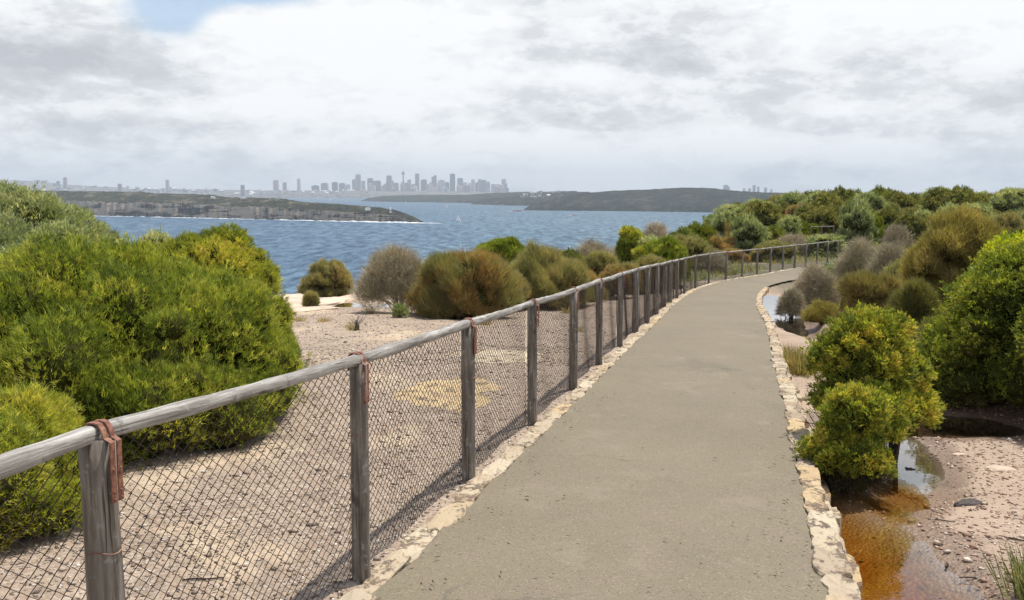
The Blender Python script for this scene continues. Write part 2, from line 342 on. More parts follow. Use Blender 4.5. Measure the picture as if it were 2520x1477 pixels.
def pathdist(x, y):
    """signed distance from the centre line (+ = right side)"""
    x = np.asarray(x, float).ravel(); y = np.asarray(y, float).ravel(); out = np.zeros(len(x)); C = cen[::2]; Cn = cn[::2]
    for i in range(0, len(x), 20000):
        dx = x[i:i + 20000, None] - C[None, :, 0]; dy = y[i:i + 20000, None] - C[None, :, 1]
        j = np.argmin(dx * dx + dy * dy, 1); r = np.arange(len(j))
        out[i:i + 20000] = np.sign(dx[r, j] * Cn[j, 0] + dy[r, j] * Cn[j, 1]) * np.sqrt(dx[r, j] ** 2 + dy[r, j] ** 2)
    return out
POOLS = [  # x, y, rx, ry, tilt, level, depth
    (1.98, 4.85, .44, 1.12, -.05, -.240, .16), (3.15, 7.1, .27, .95, -.30, -.365, .06), (4.05, 8.35, .75, .45, -.1, -.42, .06), (6.42, 21.0, .34, 3.3, -.20, -1.12, .06), (2.60, 5.92, .17, .40, -.4, -.292, .05), (-4.3, 21.9, 1.0, .55, .1, -1.02, .05)]
EX = [-80, -12, -6, -3, 0, 5, 12, 18, 26, 60, 90]; EY = [12, 26, 28.2, 28.8, 31.5, 41, 56, 76, 100, 130, 150]
def terrain(x, y):
    sh = np.shape(x); x = np.asarray(x, float).ravel(); y = np.asarray(y, float).ravel()
    d = pathdist(x, y); a = np.abs(d) - PW / 2; z = prof(y)
    hill = .25 * sstep(1.8, 4., a) + .75 * sstep(4, 12, a) + 1.0 * sstep(9, 30, a)
    hill = hill * (1 - .5 * sstep(30, 50, y) * sstep(26, 18, x)) + .5 * sstep(50, 75, y) * sstep(4, 14, a)
    z = z + np.where(d > 0, hill, 0)
    z = z - np.where(d > 0, .20 * sstep(.02, .25, a), .06 * sstep(.2, .6, a))
    z = z - .05 * (a < .12)
    nz = (fbm(x * .5, y * .5, 4, 3) - .47) * .22 + (fbm(x * 2.3, y * 2.3, 4, 8) - .47) * .07
    z = z + nz * sstep(.1, 1., a) * np.where(d > 0, .45 + .55 * sstep(2.5, 4, a), 1) + .4 * (fbm(x * .12, y * .12, 3, 5) - .47) * sstep(3, 12, a)
    for (px, py, rx, ry, ti, lv, dp) in POOLS:
        c, s = math.cos(ti), math.sin(ti); X = (x - px) * c + (y - py) * s; Y = -(x - px) * s + (y - py) * c
        r2 = (X / rx) ** 2 + (Y / ry) ** 2 + (fbm(x * 3, y * 3, 3, 77) - .45) * 1.1
        zz = lv + dp * np.where(r2 < 1, r2 - 1, (r2 - 1) * .55)
        z = np.where((r2 < 3.2) & (a > .05), np.minimum(z, zz) * sstep(3.2, 1.8, r2) + z * (1 - sstep(3.2, 1.8, r2)), z)
        z = np.where((r2 < 1.) & (a > .05), np.minimum(z, zz), z)
    e = y - (np.interp(x, EX, EY) + (fbm(x * .3, x * 0 + 2, 3, 9) - .5) * 3)
    z = z - .35 * sstep(-3, 0, e) - np.clip(e, 0, 60) * 1.35 - np.where(e > 0, (fbm(x * .4, z * .0 + e * .9, 3, 4)) * 1.2, 0)
    return np.maximum(z, -69.).reshape(sh)
def tz(x, y): return float(terrain(np.array([x]), np.array([y]))[0])
def axis(parts):
    o = []
    for a, b, s in parts: o += list(np.arange(a, b, s))
    return np.array(o + [parts[-1][1]])
gx = axis([(-80, -20, 3), (-20, -8, .7), (-8, 7, .1), (7, 14, .25), (14, 40, .8), (40, 100, 3)])
gy = axis([(-60, -8, 3), (-8, 1.5, .4), (1.5, 14, .1), (14, 32, .2), (32, 60, .5), (60, 160, 1.6)])
def grid(name, gx, gy, zf, m, **kw):
    X, Y = np.meshgrid(gx, gy); Z = zf(X, Y); V = np.stack([X.ravel(), Y.ravel(), Z.ravel()], 1); nx = len(gx)
    i = np.arange(len(gy) - 1)[:, None] * nx + np.arange(nx - 1)[None]; i = i.ravel()
    return mesh_np(name, V, [np.stack([i, i + 1, i + nx + 1, i + nx], 1)], m, smooth=True, **kw)
tag(grid('ground', gx, gy, terrain, MG), kind='structure')
# path sheet
cr = 9; offs = np.linspace(-PW / 2, PW / 2, cr); V = []
for i in range(len(cen)):
    for o_ in offs:
        p = cen[i] + cn[i] * (o_ + (.02 * math.sin(i * 1.7) * (1 if abs(o_) > .9 else 0))); V.append((p[0], p[1], float(prof(p[1])) + .012 * (1 - (o_ / .96) ** 2) + .012))
i = (np.arange(len(cen) - 1)[:, None] * cr + np.arange(cr - 1)[None]).ravel()
tag(mesh_np('path', V, [np.stack([i, i + 1, i + cr + 1, i + cr], 1)], MP, smooth=True), kind='structure')

# ------------------------------------------------------------------ sea
def sea_mat():
    m, t, b, tc = mat('sea_water'); v = tc.outputs['Object']
    pt = noise(t, VM(t, 'MULTIPLY', v, (.0011, .0022, 1)), 1., 4, .5); ch = noise(t, VM(t, 'MULTIPLY', v, (.08, .026, 1)), 1., 6, .75); ch2 = noise(t, VM(t, 'MULTIPLY', v, (.010, .0055, 1)), 1., 4, .6)
    x, y, z = sep(t, v)
    cur = rmap(t, M_(t, 'ADD', M_(t, 'DIVIDE', x, M_(t, 'MAXIMUM', y, 50.)), M_(t, 'MULTIPLY', M_(t, 'SUBTRACT', pt, .5), .3)), -.2, .12)   # paler water towards the right
    c = mixc(t, cur, (.032, .088, .148), (.090, .158, .185))
    c = mixc(t, rmap(t, ch, .35, .65), mixc(t, .75, c, (.004, .018, .05)), mixc(t, .42, c, (.24, .36, .46)))
    c = mixc(t, M_(t, 'MULTIPLY', rmap(t, ch2, .4, .65), .18), c, (.02, .055, .11))
    wh = rmap(t, noise(t, VM(t, 'MULTIPLY', v, (.09, .05, 1)), 1., 3, .6), .735, .76)
    c = mixc(t, M_(t, 'MULTIPLY', wh, .5), c, (.7, .75, .78))
    lk(t, c, b.inputs['Base Color']); b.inputs['Roughness'].default_value = .5; b.inputs['Specular IOR Level'].default_value = .07
    bump(t, b, M_(t, 'ADD', ch, M_(t, 'MULTIPLY', noise(t, VM(t, 'MULTIPLY', v, (.25, .12, 1)), 1., 3), .4)), 1., 2.2); return m
MSEA = sea_mat()
tag(mesh_np('sea', [(-16000, -400, SEA), (16000, -400, SEA), (16000, 12500, SEA), (-16000, 12500, SEA)], [[(0, 1, 2, 3)]], MSEA), kind='structure')

# ------------------------------------------------------------------ far headlands
def land_mat(name, green1, green2, rock1, rock2, zr0, zr1, houses=0.):
    m, t, b, tc = mat(name); v = tc.outputs['Object']; x, y, z = sep(t, v)
    g = N(t, 'ShaderNodeNewGeometry'); nz = sep(t, g.outputs['Normal'])[2]
    a = noise(t, v, .022, 7, .68); a2 = noise(t, v, .11, 6, .75); st = noise(t, VM(t, 'MULTIPLY', v, (.012, .012, .28)), 1., 6, .65); ver = noise(t, VM(t, 'MULTIPLY', v, (.07, .07, .02)), 1., 5, .7)
    gc = mixc(t, rmap(t, M_(t, 'ADD', M_(t, 'MULTIPLY', a2, .6), M_(t, 'MULTIPLY', a, .4)), .42, .58), green1, green2)
    gc = mixc(t, M_(t, 'MULTIPLY', rmap(t, a, .54, .62), .6), gc, tuple(.6 * p + .4 * q for p, q in zip(green2, rock2)))
    pch = noise(t, VM(t, 'MULTIPLY', v, (.011, .011, .06)), 1., 5, .6)
    rc = mixc(t, rmap(t, M_(t, 'ADD', M_(t, 'ADD', M_(t, 'MULTIPLY', st, .3), M_(t, 'MULTIPLY', ver, .3)), M_(t, 'MULTIPLY', pch, .6)), .53, .63), rock1, rock2)
    f = M_(t, 'ADD', rmap(t, nz, .35, .75), M_(t, 'MULTIPLY', M_(t, 'SUBTRACT', a, .5), 1.6)); f = M_(t, 'MAXIMUM', rmap(t, f, .3, .7), rmap(t, M_(t, 'ADD', M_(t, 'MULTIPLY', a, 20.), z), zr0 + 10, zr1 + 10))
    c = mixc(t, f, rc, gc)
    lk(t, c, b.inputs['Base Color']); b.inputs['Roughness'].default_value = 1.; b.inputs['Specular IOR Level'].default_value = .1
    bump(t, b, M_(t, 'ADD', a2, a), 1., 14.); return m
def headland(name, prof_pts, depth, cliff, m, step, rough, seed, back=.6):
    """prof_pts: (image x, image y of the waterline, image y of the crest). cliff: 0..1 share of the height that stands as a cliff"""
    X = [p[0] for p in prof_pts]; n = int(abs(X[-1] - X[0]) / step) + 1; xs = np.linspace(X[0], X[-1], n)
    yb = np.interp(xs, X, [p[1] for p in prof_pts]); yt = np.interp(xs, X, [p[2] for p in prof_pts])
    rows = []; ts = np.concatenate([np.linspace(0, .035, 9), np.linspace(.06, 1, 26)])
    for i, (x, b, tt) in enumerate(zip(xs, yb, yt)):
        wx, wy = gz(x, b, SEA); u = wx / wy; dist = wy
        dd = depth * (.12 + .88 * min(1, (i + 1) / (n * .25), (n - i) / (n * .25)) )
        crest = dd * .45; s_top = ray(x, tt)[1]; H = max(2., 1.8 + s_top * (dist + crest * .6) - SEA)
        r = []
        for q in ts:
            back_d = q * dd
            if q < .0351: hz = cliff * (q / .035) ** .9
            elif q < .5: hz = cliff + (1 - cliff) * math.sin((q - .035) / .465 * math.pi / 2)
            else: hz = math.cos((q - .5) / .5 * math.pi / 2) ** .8
            jx = (float(fbm(i * .21, q * 9., 3, seed)) - .47) * rough * 1.6
            jy = (float(fbm(i * .27 + 50, 3. + q * 3, 4, seed + 3)) - .47) * rough * 5 * (1 if q < .2 else .2)
            hn = (float(fbm(i * .31, q * 30, 4, seed + 5)) - .47) * rough * (.9 if 0 < q < 1 else 0) * min(1., hz * 2)
            r.append((u * (dist + back_d) + jx, dist + back_d + jy, SEA - 1.5 + (H + 1.5) * hz + hn))
        rows.append(r)
    V = np.array(rows).reshape(-1, 3); c = len(ts); i = (np.arange(n - 1)[:, None] * c + np.arange(c - 1)[None]).ravel()
    return tag(mesh_np(name, V, [np.stack([i, i + c, i + c + 1, i + 1], 1)], m, smooth=False), kind='structure')
ML1 = land_mat('sea_cliff', (.022, .028, .014), (.085, .085, .042), (.016, .013, .018), (.62, .50, .38), -12, 6)
ML2 = land_mat('wooded_shore', (.008, .013, .010), (.045, .055, .034), (.06, .055, .05), (.22, .18, .14), -60, -55)
ML3 = land_mat('suburban_land', (.05, .06, .05), (.30, .26, .23), (.15, .13, .12), (.3, .26, .22), -60, -55)
headland('cliff_headland', [(-1200, 512, 458), (-700, 516, 460), (-260, 522, 462), (100, 529, 469), (200, 531, 471), (350, 533, 472), (380, 534, 476), (520, 537, 480), (560, 538, 486), (690, 541, 489), (740, 542, 497), (830, 544.5, 503),
          (940, 546.5, 512), (985, 547.5, 521), (1020, 548, 534), (1032, 548.3, 543), (1040, 548.5, 547.5)], 330, .62, ML1, 2.2, 5., 4)
headland('wooded_point', [(890, 495, 494), (905, 496, 488), (950, 497, 482), (1050, 498, 480), (1150, 500, 480), (1200, 501, 476), (1290, 502, 473), (1420, 502, 470)], 700, .3, ML2, 2.5, 7., 9)
headland('near_wooded_point', [(1160, 503, 502), (1185, 504, 492), (1250, 506, 484), (1300, 507, 480), (1390, 509, 474), (1450, 512, 472)], 420, .3, ML2, 2.5, 6., 14)
headland('wooded_hill', [(1290, 517.5, 516.5), (1305, 517.8, 507), (1350, 518.5, 494), (1420, 519, 478), (1500, 519.5, 470), (1600, 521, 466), (1680, 522, 461.5), (1740, 523, 462), (1790, 524, 468), (1880, 525, 474),
          (2000, 526, 478), (2200, 528, 480), (2600, 530, 480)], 900, .25, ML2, 2.5, 6., 21)
headland('suburban_ridge', [(-1500, 489, 448), (-800, 489, 444), (-300, 488, 440), (30, 487, 442), (100, 487, 444), (140, 487, 452), (250, 487, 459), (400, 487, 464), (600, 487.5, 468), (900, 487.5, 470), (1100, 487, 470), (1270, 487, 472), (1500, 487, 474), (2100, 487, 474), (2600, 487, 474)], 2600, .5, ML3, 5., 10., 33)

# surf along the foot of the cliffs
MFOAM = simple('surf', (.80, .83, .85), .8, .1, .05)
rng = random.Random(5); mb = MB()
px = 215.
while px < 1075:
    yb = np.interp(px, [100, 350, 700, 940, 1040, 1080], [529, 533.2, 541.2, 546.8, 548.8, 549.2])
    if rng.random() < (.55 if px < 640 else .45 if px < 820 else .95):
        x, y = gz(px, yb + .4, SEA); L = rng.uniform(8, 30) * (1.5 if px > 900 else 1); hgt = rng.uniform(.5, 1.5) * (1.5 if px > 840 else 1) * (.5 if px > 1045 else 1)
        pts = [(x - L / 2 + L * k_ / 7, y - 14 - rng.uniform(0, 5), SEA + .1) for k_ in range(8)]
        mb.tube(pts, [hgt * (.25 + math.sin(math.pi * (k_ + .5) / 8)) * rng.uniform(.6, 1.2) for k_ in range(8)], 6)
    px += rng.uniform(3, 8)
tag(mb.build('surf', MFOAM, smooth=True), kind='stuff')

# ------------------------------------------------------------------ far buildings
def facade(name, c, glass):
    m, t, b, tc = mat(name); v = tc.outputs['Object']; br = N(t, 'ShaderNodeTexBrick'); g = N(t, 'ShaderNodeNewGeometry')
    x, y, z = sep(t, v); lk(t, xyz(t, M_(t, 'ADD', x, y), z, 0.), br.inputs['Vector'])
    br.offset = 0; br.inputs['Scale'].default_value = 1.; br.inputs['Brick Width'].default_value = 5.; br.inputs['Row Height'].default_value = 4.; br.inputs['Mortar Size'].default_value = .9
    lk(t, glass, br.inputs['Color1']); lk(t, tuple(.8 * q for q in glass), br.inputs['Color2']); lk(t, c, br.inputs['Mortar'])
    lk(t, br.outputs[0], b.inputs['Base Color']); b.inputs['Roughness'].default_value = .5; return m
FAC = {'blue-grey': facade('blue_grey_facade', (.24, .27, .32), (.07, .11, .17)), 'brownish': facade('brown_facade', (.34, .27, .24), (.14, .11, .11)),
       'pale grey': facade('pale_facade', (.55, .54, .53), (.25, .27, .30)), 'dark grey': facade('dark_facade', (.16, .18, .21), (.06, .07, .10)),
       'pinkish': facade('pink_facade', (.48, .37, .33), (.24, .19, .18))}
MROOF = [simple('terracotta_roof', (.30, .19, .15), .9), simple('grey_roof', (.30, .30, .31), .9), simple('white_roof', (.75, .73, .7), .8)]
def tower(px, wpx, ytop, dist, col, label, slant=0, depthf=1., group=None, ybase=None, spire=0., name='office_tower', cat='tower'):
    u = ray(px, ytop)[0]; z1 = 1.8 + ray(px, ytop)[1] * dist; w = wpx / F_ * dist; x = u * dist
    z0 = SEA - 1 if ybase is None else 1.8 + ray(px, ybase)[1] * dist
    o = empty(name, (x, dist, z0), label, cat, group); H = z1 - z0
    b = MB(); d = w * depthf
    if slant:
        s = abs(slant) * w; l, r_ = (H - s, H) if slant > 0 else (H, H - s)
        V = [(-w / 2, -d / 2, 0), (w / 2, -d / 2, 0), (w / 2, d / 2, 0), (-w / 2, d / 2, 0), (-w / 2, -d / 2, l), (w / 2, -d / 2, r_), (w / 2, d / 2, r_), (-w / 2, d / 2, l)]
        b.add(V, [(3, 2, 1, 0), (4, 5, 6, 7), (0, 1, 5, 4), (1, 2, 6, 5), (2, 3, 7, 6), (3, 0, 4, 7)])
    else: b.box((0, 0, H / 2), (w, d, H))
    b.build('tower_body', FAC[col], o)
    r = MB()
    if not slant: r.box((w * .05, 0, H + w * .05), (w * .55, d * .6, w * .1)); r.build('roof_plant', MROOF[1], o)
    if spire: s_ = MB(); s_.tube([(0, 0, H), (0, 0, H + spire)], [1.8, .6], 5); s_.build('mast', MROOF[1], o)
    return o
def z2(X, Y): return ((650 + X / 3.818) / 1.04, (400 + Y / 3.818) / 1.04)
GT = 'city towers on the hazy skyline'
T = [  # zoom x, width, top, colour, words
 (215, 46, 238, 'pinkish', 'broad pinkish block standing alone far left of the city cluster'), (300, 34, 258, 'blue-grey', 'short blue-grey tower just right of a broad pinkish block on the far shore'),
 (437, 28, 222, 'pale grey', 'slim pale tower standing alone between the suburbs and the city cluster'), (600, 64, 290, 'dark grey', 'low wide grey block at the left foot of the city cluster'),
 (690, 62, 266, 'brownish', 'stepped brownish block rising beyond the sail boat, left side of the city'), (790, 52, 256, 'dark grey', 'flat topped grey block in the left part of the city cluster'),
 (862, 54, 266, 'blue-grey', 'blue-grey block beside a flat topped grey block, left part of the city'), (918, 40, 280, 'pale grey', 'small pale block low between blue-grey block and tall left tower'),
 (1018, 46, 182, 'blue-grey', 'tallest tower in the left half of the city, with stepped shoulder'), (978, 34, 228, 'brownish', 'brownish shoulder tower touching the tallest left-hand city tower'),
 (1068, 34, 242, 'pinkish', 'pinkish tower close against the right side of the tallest left-hand tower'), (1135, 50, 217, 'dark grey', 'broad grey slab tower, second of the high ones from the left'),
 (1212, 52, 242, 'dark grey', 'squat grey tower midway between slab tower and needle tower'), (1320, 48, 192, 'brownish', 'tall brownish tower immediately left of the needle tower'),
 (1388, 48, 264, 'brownish', 'lower brown block tucked between brownish tower and needle tower'), (1502, 56, 262, 'blue-grey', 'lower blue-grey block just right of the needle tower'),
 (1595, 38, 172, 'brownish', 'slim tall flat topped tower, first high one right of the needle'), (1556, 40, 275, 'pale grey', 'low pale block at the left foot of the slim flat topped tower'),
 (1660, 56, 232, 'dark grey', 'wide dark tower in front of and between two slim high towers'), (1760, 46, 182, 'blue-grey', 'high tower with slanting roof right of the wide dark tower'),
 (1712, 36, 275, 'pinkish', 'low pinkish block left of the slant roofed tower'), (1832, 66, 238, 'pale grey', 'wide pale grey block right beside the slant roofed tower'),
 (1886, 44, 258, 'dark grey', 'grey block against the left side of the highest right-hand tower'), (1940, 50, 174, 'dark grey', 'highest dark slab tower in the right half of the city'),
 (2015, 54, 217, 'blue-grey', 'blue-grey tower next right of the highest dark slab'), (2082, 52, 288, 'brownish', 'low brownish block in the gap on the right of the city'),
 (2140, 36, 230, 'pale grey', 'slim pale tower right of the gap in the skyline'), (2190, 54, 258, 'dark grey', 'dark block in front between slim pale tower and the wide slab'),
 (2238, 70, 237, 'blue-grey', 'wide blue-grey slab near the right end of the city'), (2290, 34, 252, 'brownish', 'narrow brown tower hugging the right side of the wide slab'),
 (2337, 40, 275, 'pale grey', 'third block from the right end of the city'), (2397, 46, 284, 'dark grey', 'second block from the right end of the city'), (2470, 40, 312, 'brownish', 'lowest last block at the right end of the city')]
rng = random.Random(11)
for i, (X, w, yt, col, lb) in enumerate(T):
    px, py = z2(X, yt)
    tower(px, w / 3.818 / 1.04, py, 9600 + rng.uniform(-250, 350), col, lb, slant=(.5 if 'slant roofed' not in lb and 'slanting' in lb else 0), group=GT, depthf=rng.uniform(.7, 1.1), spire=(22 if X in (437, 1320, 1018) else 0))
# observation tower: slender shaft, turret, spire
px, _ = z2(1457, 0); dist = 9700.; u, s = ray(px, z2(0, 125)[1]); ztop = 1.8 + s * dist
o = empty('observation_tower', (u * dist, dist, SEA), 'slender needle-like observation tower with round turret above the city skyline', 'tower')
H = ztop - SEA
b = MB(); b.tube([(0, 0, 0), (0, 0, H * .80)], [9, 6.5], 10); b.build('shaft', FAC['dark grey'], o)
b = MB(); b.tube([(0, 0, H * .78), (0, 0, H * .81), (0, 0, H * .86), (0, 0, H * .90), (0, 0, H * .91)], [7, 16, 18, 13, 5], 14); b.build('turret', FAC['brownish'], o)
b = MB(); b.tube([(0, 0, H * .91), (0, 0, H)], [3, 1.2], 6); b.build('spire', MROOF[1], o)
for (px, w, yt, d, col, lb) in [(160, 7, 437, 7600, 'pinkish', 'pinkish apartment tower on the ridge above the far left headland'), (143, 6, 446, 7700, 'blue-grey', 'short grey block beside the pinkish tower on the far left ridge'),
        (412, 7, 443, 7900, 'pale grey', 'lone pale high-rise on the ridge above the sea cliffs'), (295, 8, 453, 7800, 'brownish', 'low brown block on the ridge between two lone high-rises'), (597, 8, 456, 8300, 'dark grey', 'squat dark block on the ridge left of the city, beyond the cliffs'),
        (1786, 10, 456, 8900, 'blue-grey', 'larger grey tower at the left end of the small northern skyline'), (1793, 5, 460, 8850, 'dark grey', 'small dark tower touching the right of the northern skyline tower'), (1831, 6, 464, 8900, 'pale grey', 'low pale block in the small northern skyline'),
        (1845, 6, 464, 8900, 'blue-grey', 'low blue-grey block in the small northern skyline'), (1856, 6, 456, 8950, 'blue-grey', 'slim high tower in the middle of the small northern skyline'),
        (1866, 5, 460, 8900, 'brownish', 'slim brown tower right beside the highest northern skyline tower'), (1884, 6, 462, 8900, 'blue-grey', 'grey tower near the right end of the northern skyline'), (1898, 5, 466, 8900, 'pale grey', 'last low pale block of the northern skyline')]:
    tower(px, w, yt, d, col, lb, name='apartment_tower' if px < 700 else 'office_tower')
# low suburban buildings in their zones
zones = [(45, 560, 445, 474, 7300, 8600, 95, 'small pale building among the hazy suburbs above the sea cliffs', 'low suburban buildings above the cliffs'),
         (560, 905, 462, 484, 8300, 9200, 80, 'small building on the far harbour shore left of the city', 'low buildings left of the city'),
         (890, 1245, 455, 478, 9300, 9700, 60, 'small low building crowded at the foot of the city towers', 'low buildings below the city towers'),
         (1285, 1385, 474, 489, 3650, 4050, 24, 'small pale house on the wooded slope left of the dark hill', 'houses on the wooded slope')]
rng = random.Random(3)
SUBR = bpy.data.objects
protos = {}
for zi, (xa, xb, ya, yb, da, db, n, lb, gr) in enumerate(zones):
    for i in range(n):
        px = rng.uniform(xa, xb); d = rng.uniform(da, db)
        crest = {0: np.interp(px, [30, 100, 140, 250, 400, 560], [442, 444, 452, 459, 463, 466]), 1: 469, 2: 470, 3: 0}[zi]
        w = rng.uniform(4, 11) / F_ * d; hgt = rng.uniform(2.5, 7) / F_ * d if zi != 2 else rng.uniform(8, 30) / F_ * d
        if zi == 3: w *= .8; hgt = rng.uniform(3, 5) / F_ * d
        py = rng.uniform(crest + 2, yb) if zi != 3 else rng.uniform(ya, yb) - (px - 1285) * .03
        key = (zi, i % 5)
        z0 = 1.8 + ray(px, py)[1] * d; x = ray(px, py)[0] * d
        if key not in protos:
            cname = ['pale grey', 'pinkish', 'brownish', 'blue-grey', 'pale grey'][i % 5]; lb2 = lb.replace('small ', 'small ' + (cname + ' ' if 'pale' not in lb else cname.replace('pale grey', '') + ' '), 1).replace('  ', ' ') + (', flat roofed' if i % 5 in (0, 3) else ', pitched roof'); lb2 = lb2.replace('pinkish pale', 'pinkish').replace('brownish pale', 'brownish').replace('blue-grey pale', 'blue-grey'); o = empty('suburban_building', (x, d, z0), lb2, 'building', gr)
            b = MB(); b.box((0, 0, .5), (1, .8, 1)); bo = b.build('wall', FAC[cname], o)
            b = MB(); gbl = i % 5 not in (0, 3)
            if gbl: b.add([(-.54, -.44, 1.002), (.54, -.44, 1.002), (.54, .44, 1.002), (-.54, .44, 1.002), (-.54, 0, 1.42), (.54, 0, 1.42)], [(0, 1, 5, 4), (2, 3, 4, 5), (0, 4, 3), (1, 2, 5), (0, 3, 2, 1)])
            else: b.box((0, 0, 1.04), (.96, .76, .076))
            b.build('roof', MROOF[(i % 5 + zi) % 3], o); protos[key] = o
        else:
            src = protos[key]; o = src.copy(); COL.objects.link(o); o.location = (x, d, z0)
            for ch in src.children: c = ch.copy(); COL.objects.link(c); c.parent = o
        o.scale = (w, w, hgt); o.rotation_euler = (0, 0, rng.uniform(-.5, .5)); o.location.z -= hgt * .3
# things on the sea cliff headland
MW = simple('white_paint', (.8, .8, .78), .6, .05); MRED = simple('red_paint', (.55, .09, .05), .5, .1); MDK = simple('dark_paint', (.06, .07, .09), .5, .1)
def on_px(px, py, d): u, s = ray(px, py); return (u * d, d, 1.8 + s * d)
o = empty('lighthouse', on_px(961, 524, 1905), 'small pale striped lighthouse near the low tip of the cliff headland', 'lighthouse')
b = MB(); b.tube([(0, 0, 0), (0, 0, 3), (0, 0, 6), (0, 0, 9)], [2.2, 2.0, 1.8, 1.6], 10); b.build('tower_body', MW, o)
b = MB(); b.tube([(0, 0, 3.4), (0, 0, 5.4)], [2.06, 1.94], 10); b.build('painted_band', MRED, o)
b = MB(); b.tube([(0, 0, 9), (0, 0, 9.3), (0, 0, 11), (0, 0, 12)], [2, 1.3, 1.3, .2], 10); b.build('lantern', MW, o)
for (px, py, d, w, lb) in [(524, 489, 2230, 9, 'white cottage on the cliff top above the grey sea cliffs'), (600, 490.5, 2200, 14, 'low cream building on the cliff top near the headland trees'), (905, 518, 1930, 10, 'long low pale hut on the cliff top beside the lighthouse')]:
    o = empty('cottage', on_px(px, py, d), lb, 'house'); b = MB(); b.box((0, 0, 2.), (w, 7, 4)); b.build('wall', MW, o)
    b = MB(); b.add([(-w * .55, -4, 4), (w * .55, -4, 4), (w * .55, 4, 4), (-w * .55, 4, 4), (-w * .5, 0, 6.2), (w * .5, 0, 6.2)], [(0, 1, 5, 4), (2, 3, 4, 5), (0, 4, 3), (1, 2, 5), (0, 3, 2, 1)]); b.build('roof', MROOF[1], o)

# ------------------------------------------------------------------ boats
def sail_boat(px, py, hm, lb, lean=.1):
    x, y = gz(px, py, SEA); o = empty('sail_boat', (x, y, SEA), lb, 'sail boat', 'sail boats on the harbour', rz=.4); L = hm * .75
    b = MB(); n = 9
    rows = []
    for i in range(n):
        t = i / (n - 1); w = L * .15 * math.sin(math.pi * (.12 + .88 * t)) ** .7; xx = -L / 2 + L * t; rows += [(xx, -w, .9), (xx, -w * .5, -.2), (xx, w * .5, -.2), (xx, w, .9)]
    b.add(rows, [(i * 4 + k_, i * 4 + k_ + 1, i * 4 + k_ + 5, i * 4 + k_ + 4) for i in range(n - 1) for k_ in range(3)] + [(i * 4 + 3, i * 4, i * 4 + 4, i * 4 + 7) for i in range(n - 1)] + [(0, 3, 2, 1), (n * 4 - 4, n * 4 - 3, n * 4 - 2, n * 4 - 1)])
    b.build('hull', MW, o); b = MB(); b.tube([(.0, 0, .8), (0, lean * hm, hm)], [.14, .08], 6); b.build('mast', MDK, o)
    def sail(nm, P):
        b = MB(); V = [];
        for i in range(6):
            for j in range(4):
                s_, t_ = i / 5, j / 3; p = Vector(P[0]).lerp(Vector(P[2]), s_); q = Vector(P[1]).lerp(Vector(P[2]), s_); r_ = p.lerp(q, t_); r_.y -= .07 * hm * math.sin(math.pi * t_) * (1 - s_); V.append(r_)
        nV = len(V); V2 = V + [v + Vector((0, .12, 0)) for v in V]; Fc = []
        for i in range(5):
            for j in range(3): q = (i * 4 + j, i * 4 + j + 1, i * 4 + j + 5, i * 4 + j + 4); Fc += [q, tuple(k_ + nV for k_ in q[::-1])]
        b.add(V2, Fc); b.build(nm, MW, o)
    sail('main_sail', [(-.1, 0, 1.8), (-L * .45, 0, 1.8), (-.1, lean * hm, hm * .97)]); sail('fore_sail', [(L * .47, 0, 1.2), (.25, 0, 1.4), (.25, lean * hm * .85, hm * .85)])
sail_boat(813, 493.5, 22, 'white sail boat on the far harbour water, left of the city'); sail_boat(783, 491, 12, 'tiny sail boat left of the larger one far across the harbour')
sail_boat(999, 500.5, 13, 'tiny white sail boat close under the wooded point'); sail_boat(1099, 511, 16, 'pale sail boat out on open water below the wooded point')
sail_boat(1128, 545, 15, 'nearest sail boat, just right of the surf at the headland tip'); sail_boat(1452, 517, 13, 'small sail boat at the foot of the dark wooded hill')
def ship(px, py, L, lb, nm, cat, red):
    x, y = gz(px, py, SEA); o = empty(nm, (x, y, SEA), lb, cat); W_ = L * .26
    b = MB(); n = 11; rows = []
    for i in range(n):
        t = i / (n - 1); w = W_ / 2 * min(1, (1.02 - t) * 3.2) ** .6; xx = L / 2 - L * t; xx = -L / 2 + L * t; rows += [(xx, -w, L * .09 + t * t * L * .03), (xx, -w * .7, -.3), (xx, w * .7, -.3), (xx, w, L * .09 + t * t * L * .03)]
    b.add(rows, [(i * 4 + k_, i * 4 + k_ + 1, i * 4 + k_ + 5, i * 4 + k_ + 4) for i in range(n - 1) for k_ in range(3)] + [(i * 4 + 3, i * 4, i * 4 + 4, i * 4 + 7) for i in range(n - 1)] + [(0, 3, 2, 1), (n * 4 - 4, n * 4 - 3, n * 4 - 2, n * 4 - 1)])
    b.build('hull', MRED if red else MDK, o)
    b = MB(); b.box((-L * .05, 0, L * .135), (L * .62, W_ * .8, L * .085)); b.box((-L * .02, 0, L * .205), (L * .4, W_ * .65, L * .05)); b.build('deck_house', MW, o)
    b = MB(); b.box((-L * .05, 0, L * .14), (L * .58, W_ * .82, L * .022)); b.build('window_band', MDK, o)
    b = MB(); b.tube([(L * .1, 0, L * .22), (L * .1, 0, L * .34)], [.3, .15], 6); b.build('mast', MDK, o)
    b = MB()
    for k_ in range(10): b.tube([(-L * .5 - k_ * L * .07, -W_ * .4 - k_ * .3, .1), (-L * .56 - k_ * L * .07, W_ * .4 + k_ * .3, .1)], [.5, .5], 5)
    w = b.build('wake', MFOAM); w.location = (x, y, SEA); tag(w, kind='stuff')
ship(1272, 520, 28, 'red and white ferry near the left foot of the dark wooded hill', 'ferry', 'ferry', True)
ship(1414, 530, 13, 'small dark red motor boat in front of the dark wooded hill', 'motor_boat', 'boat', True)

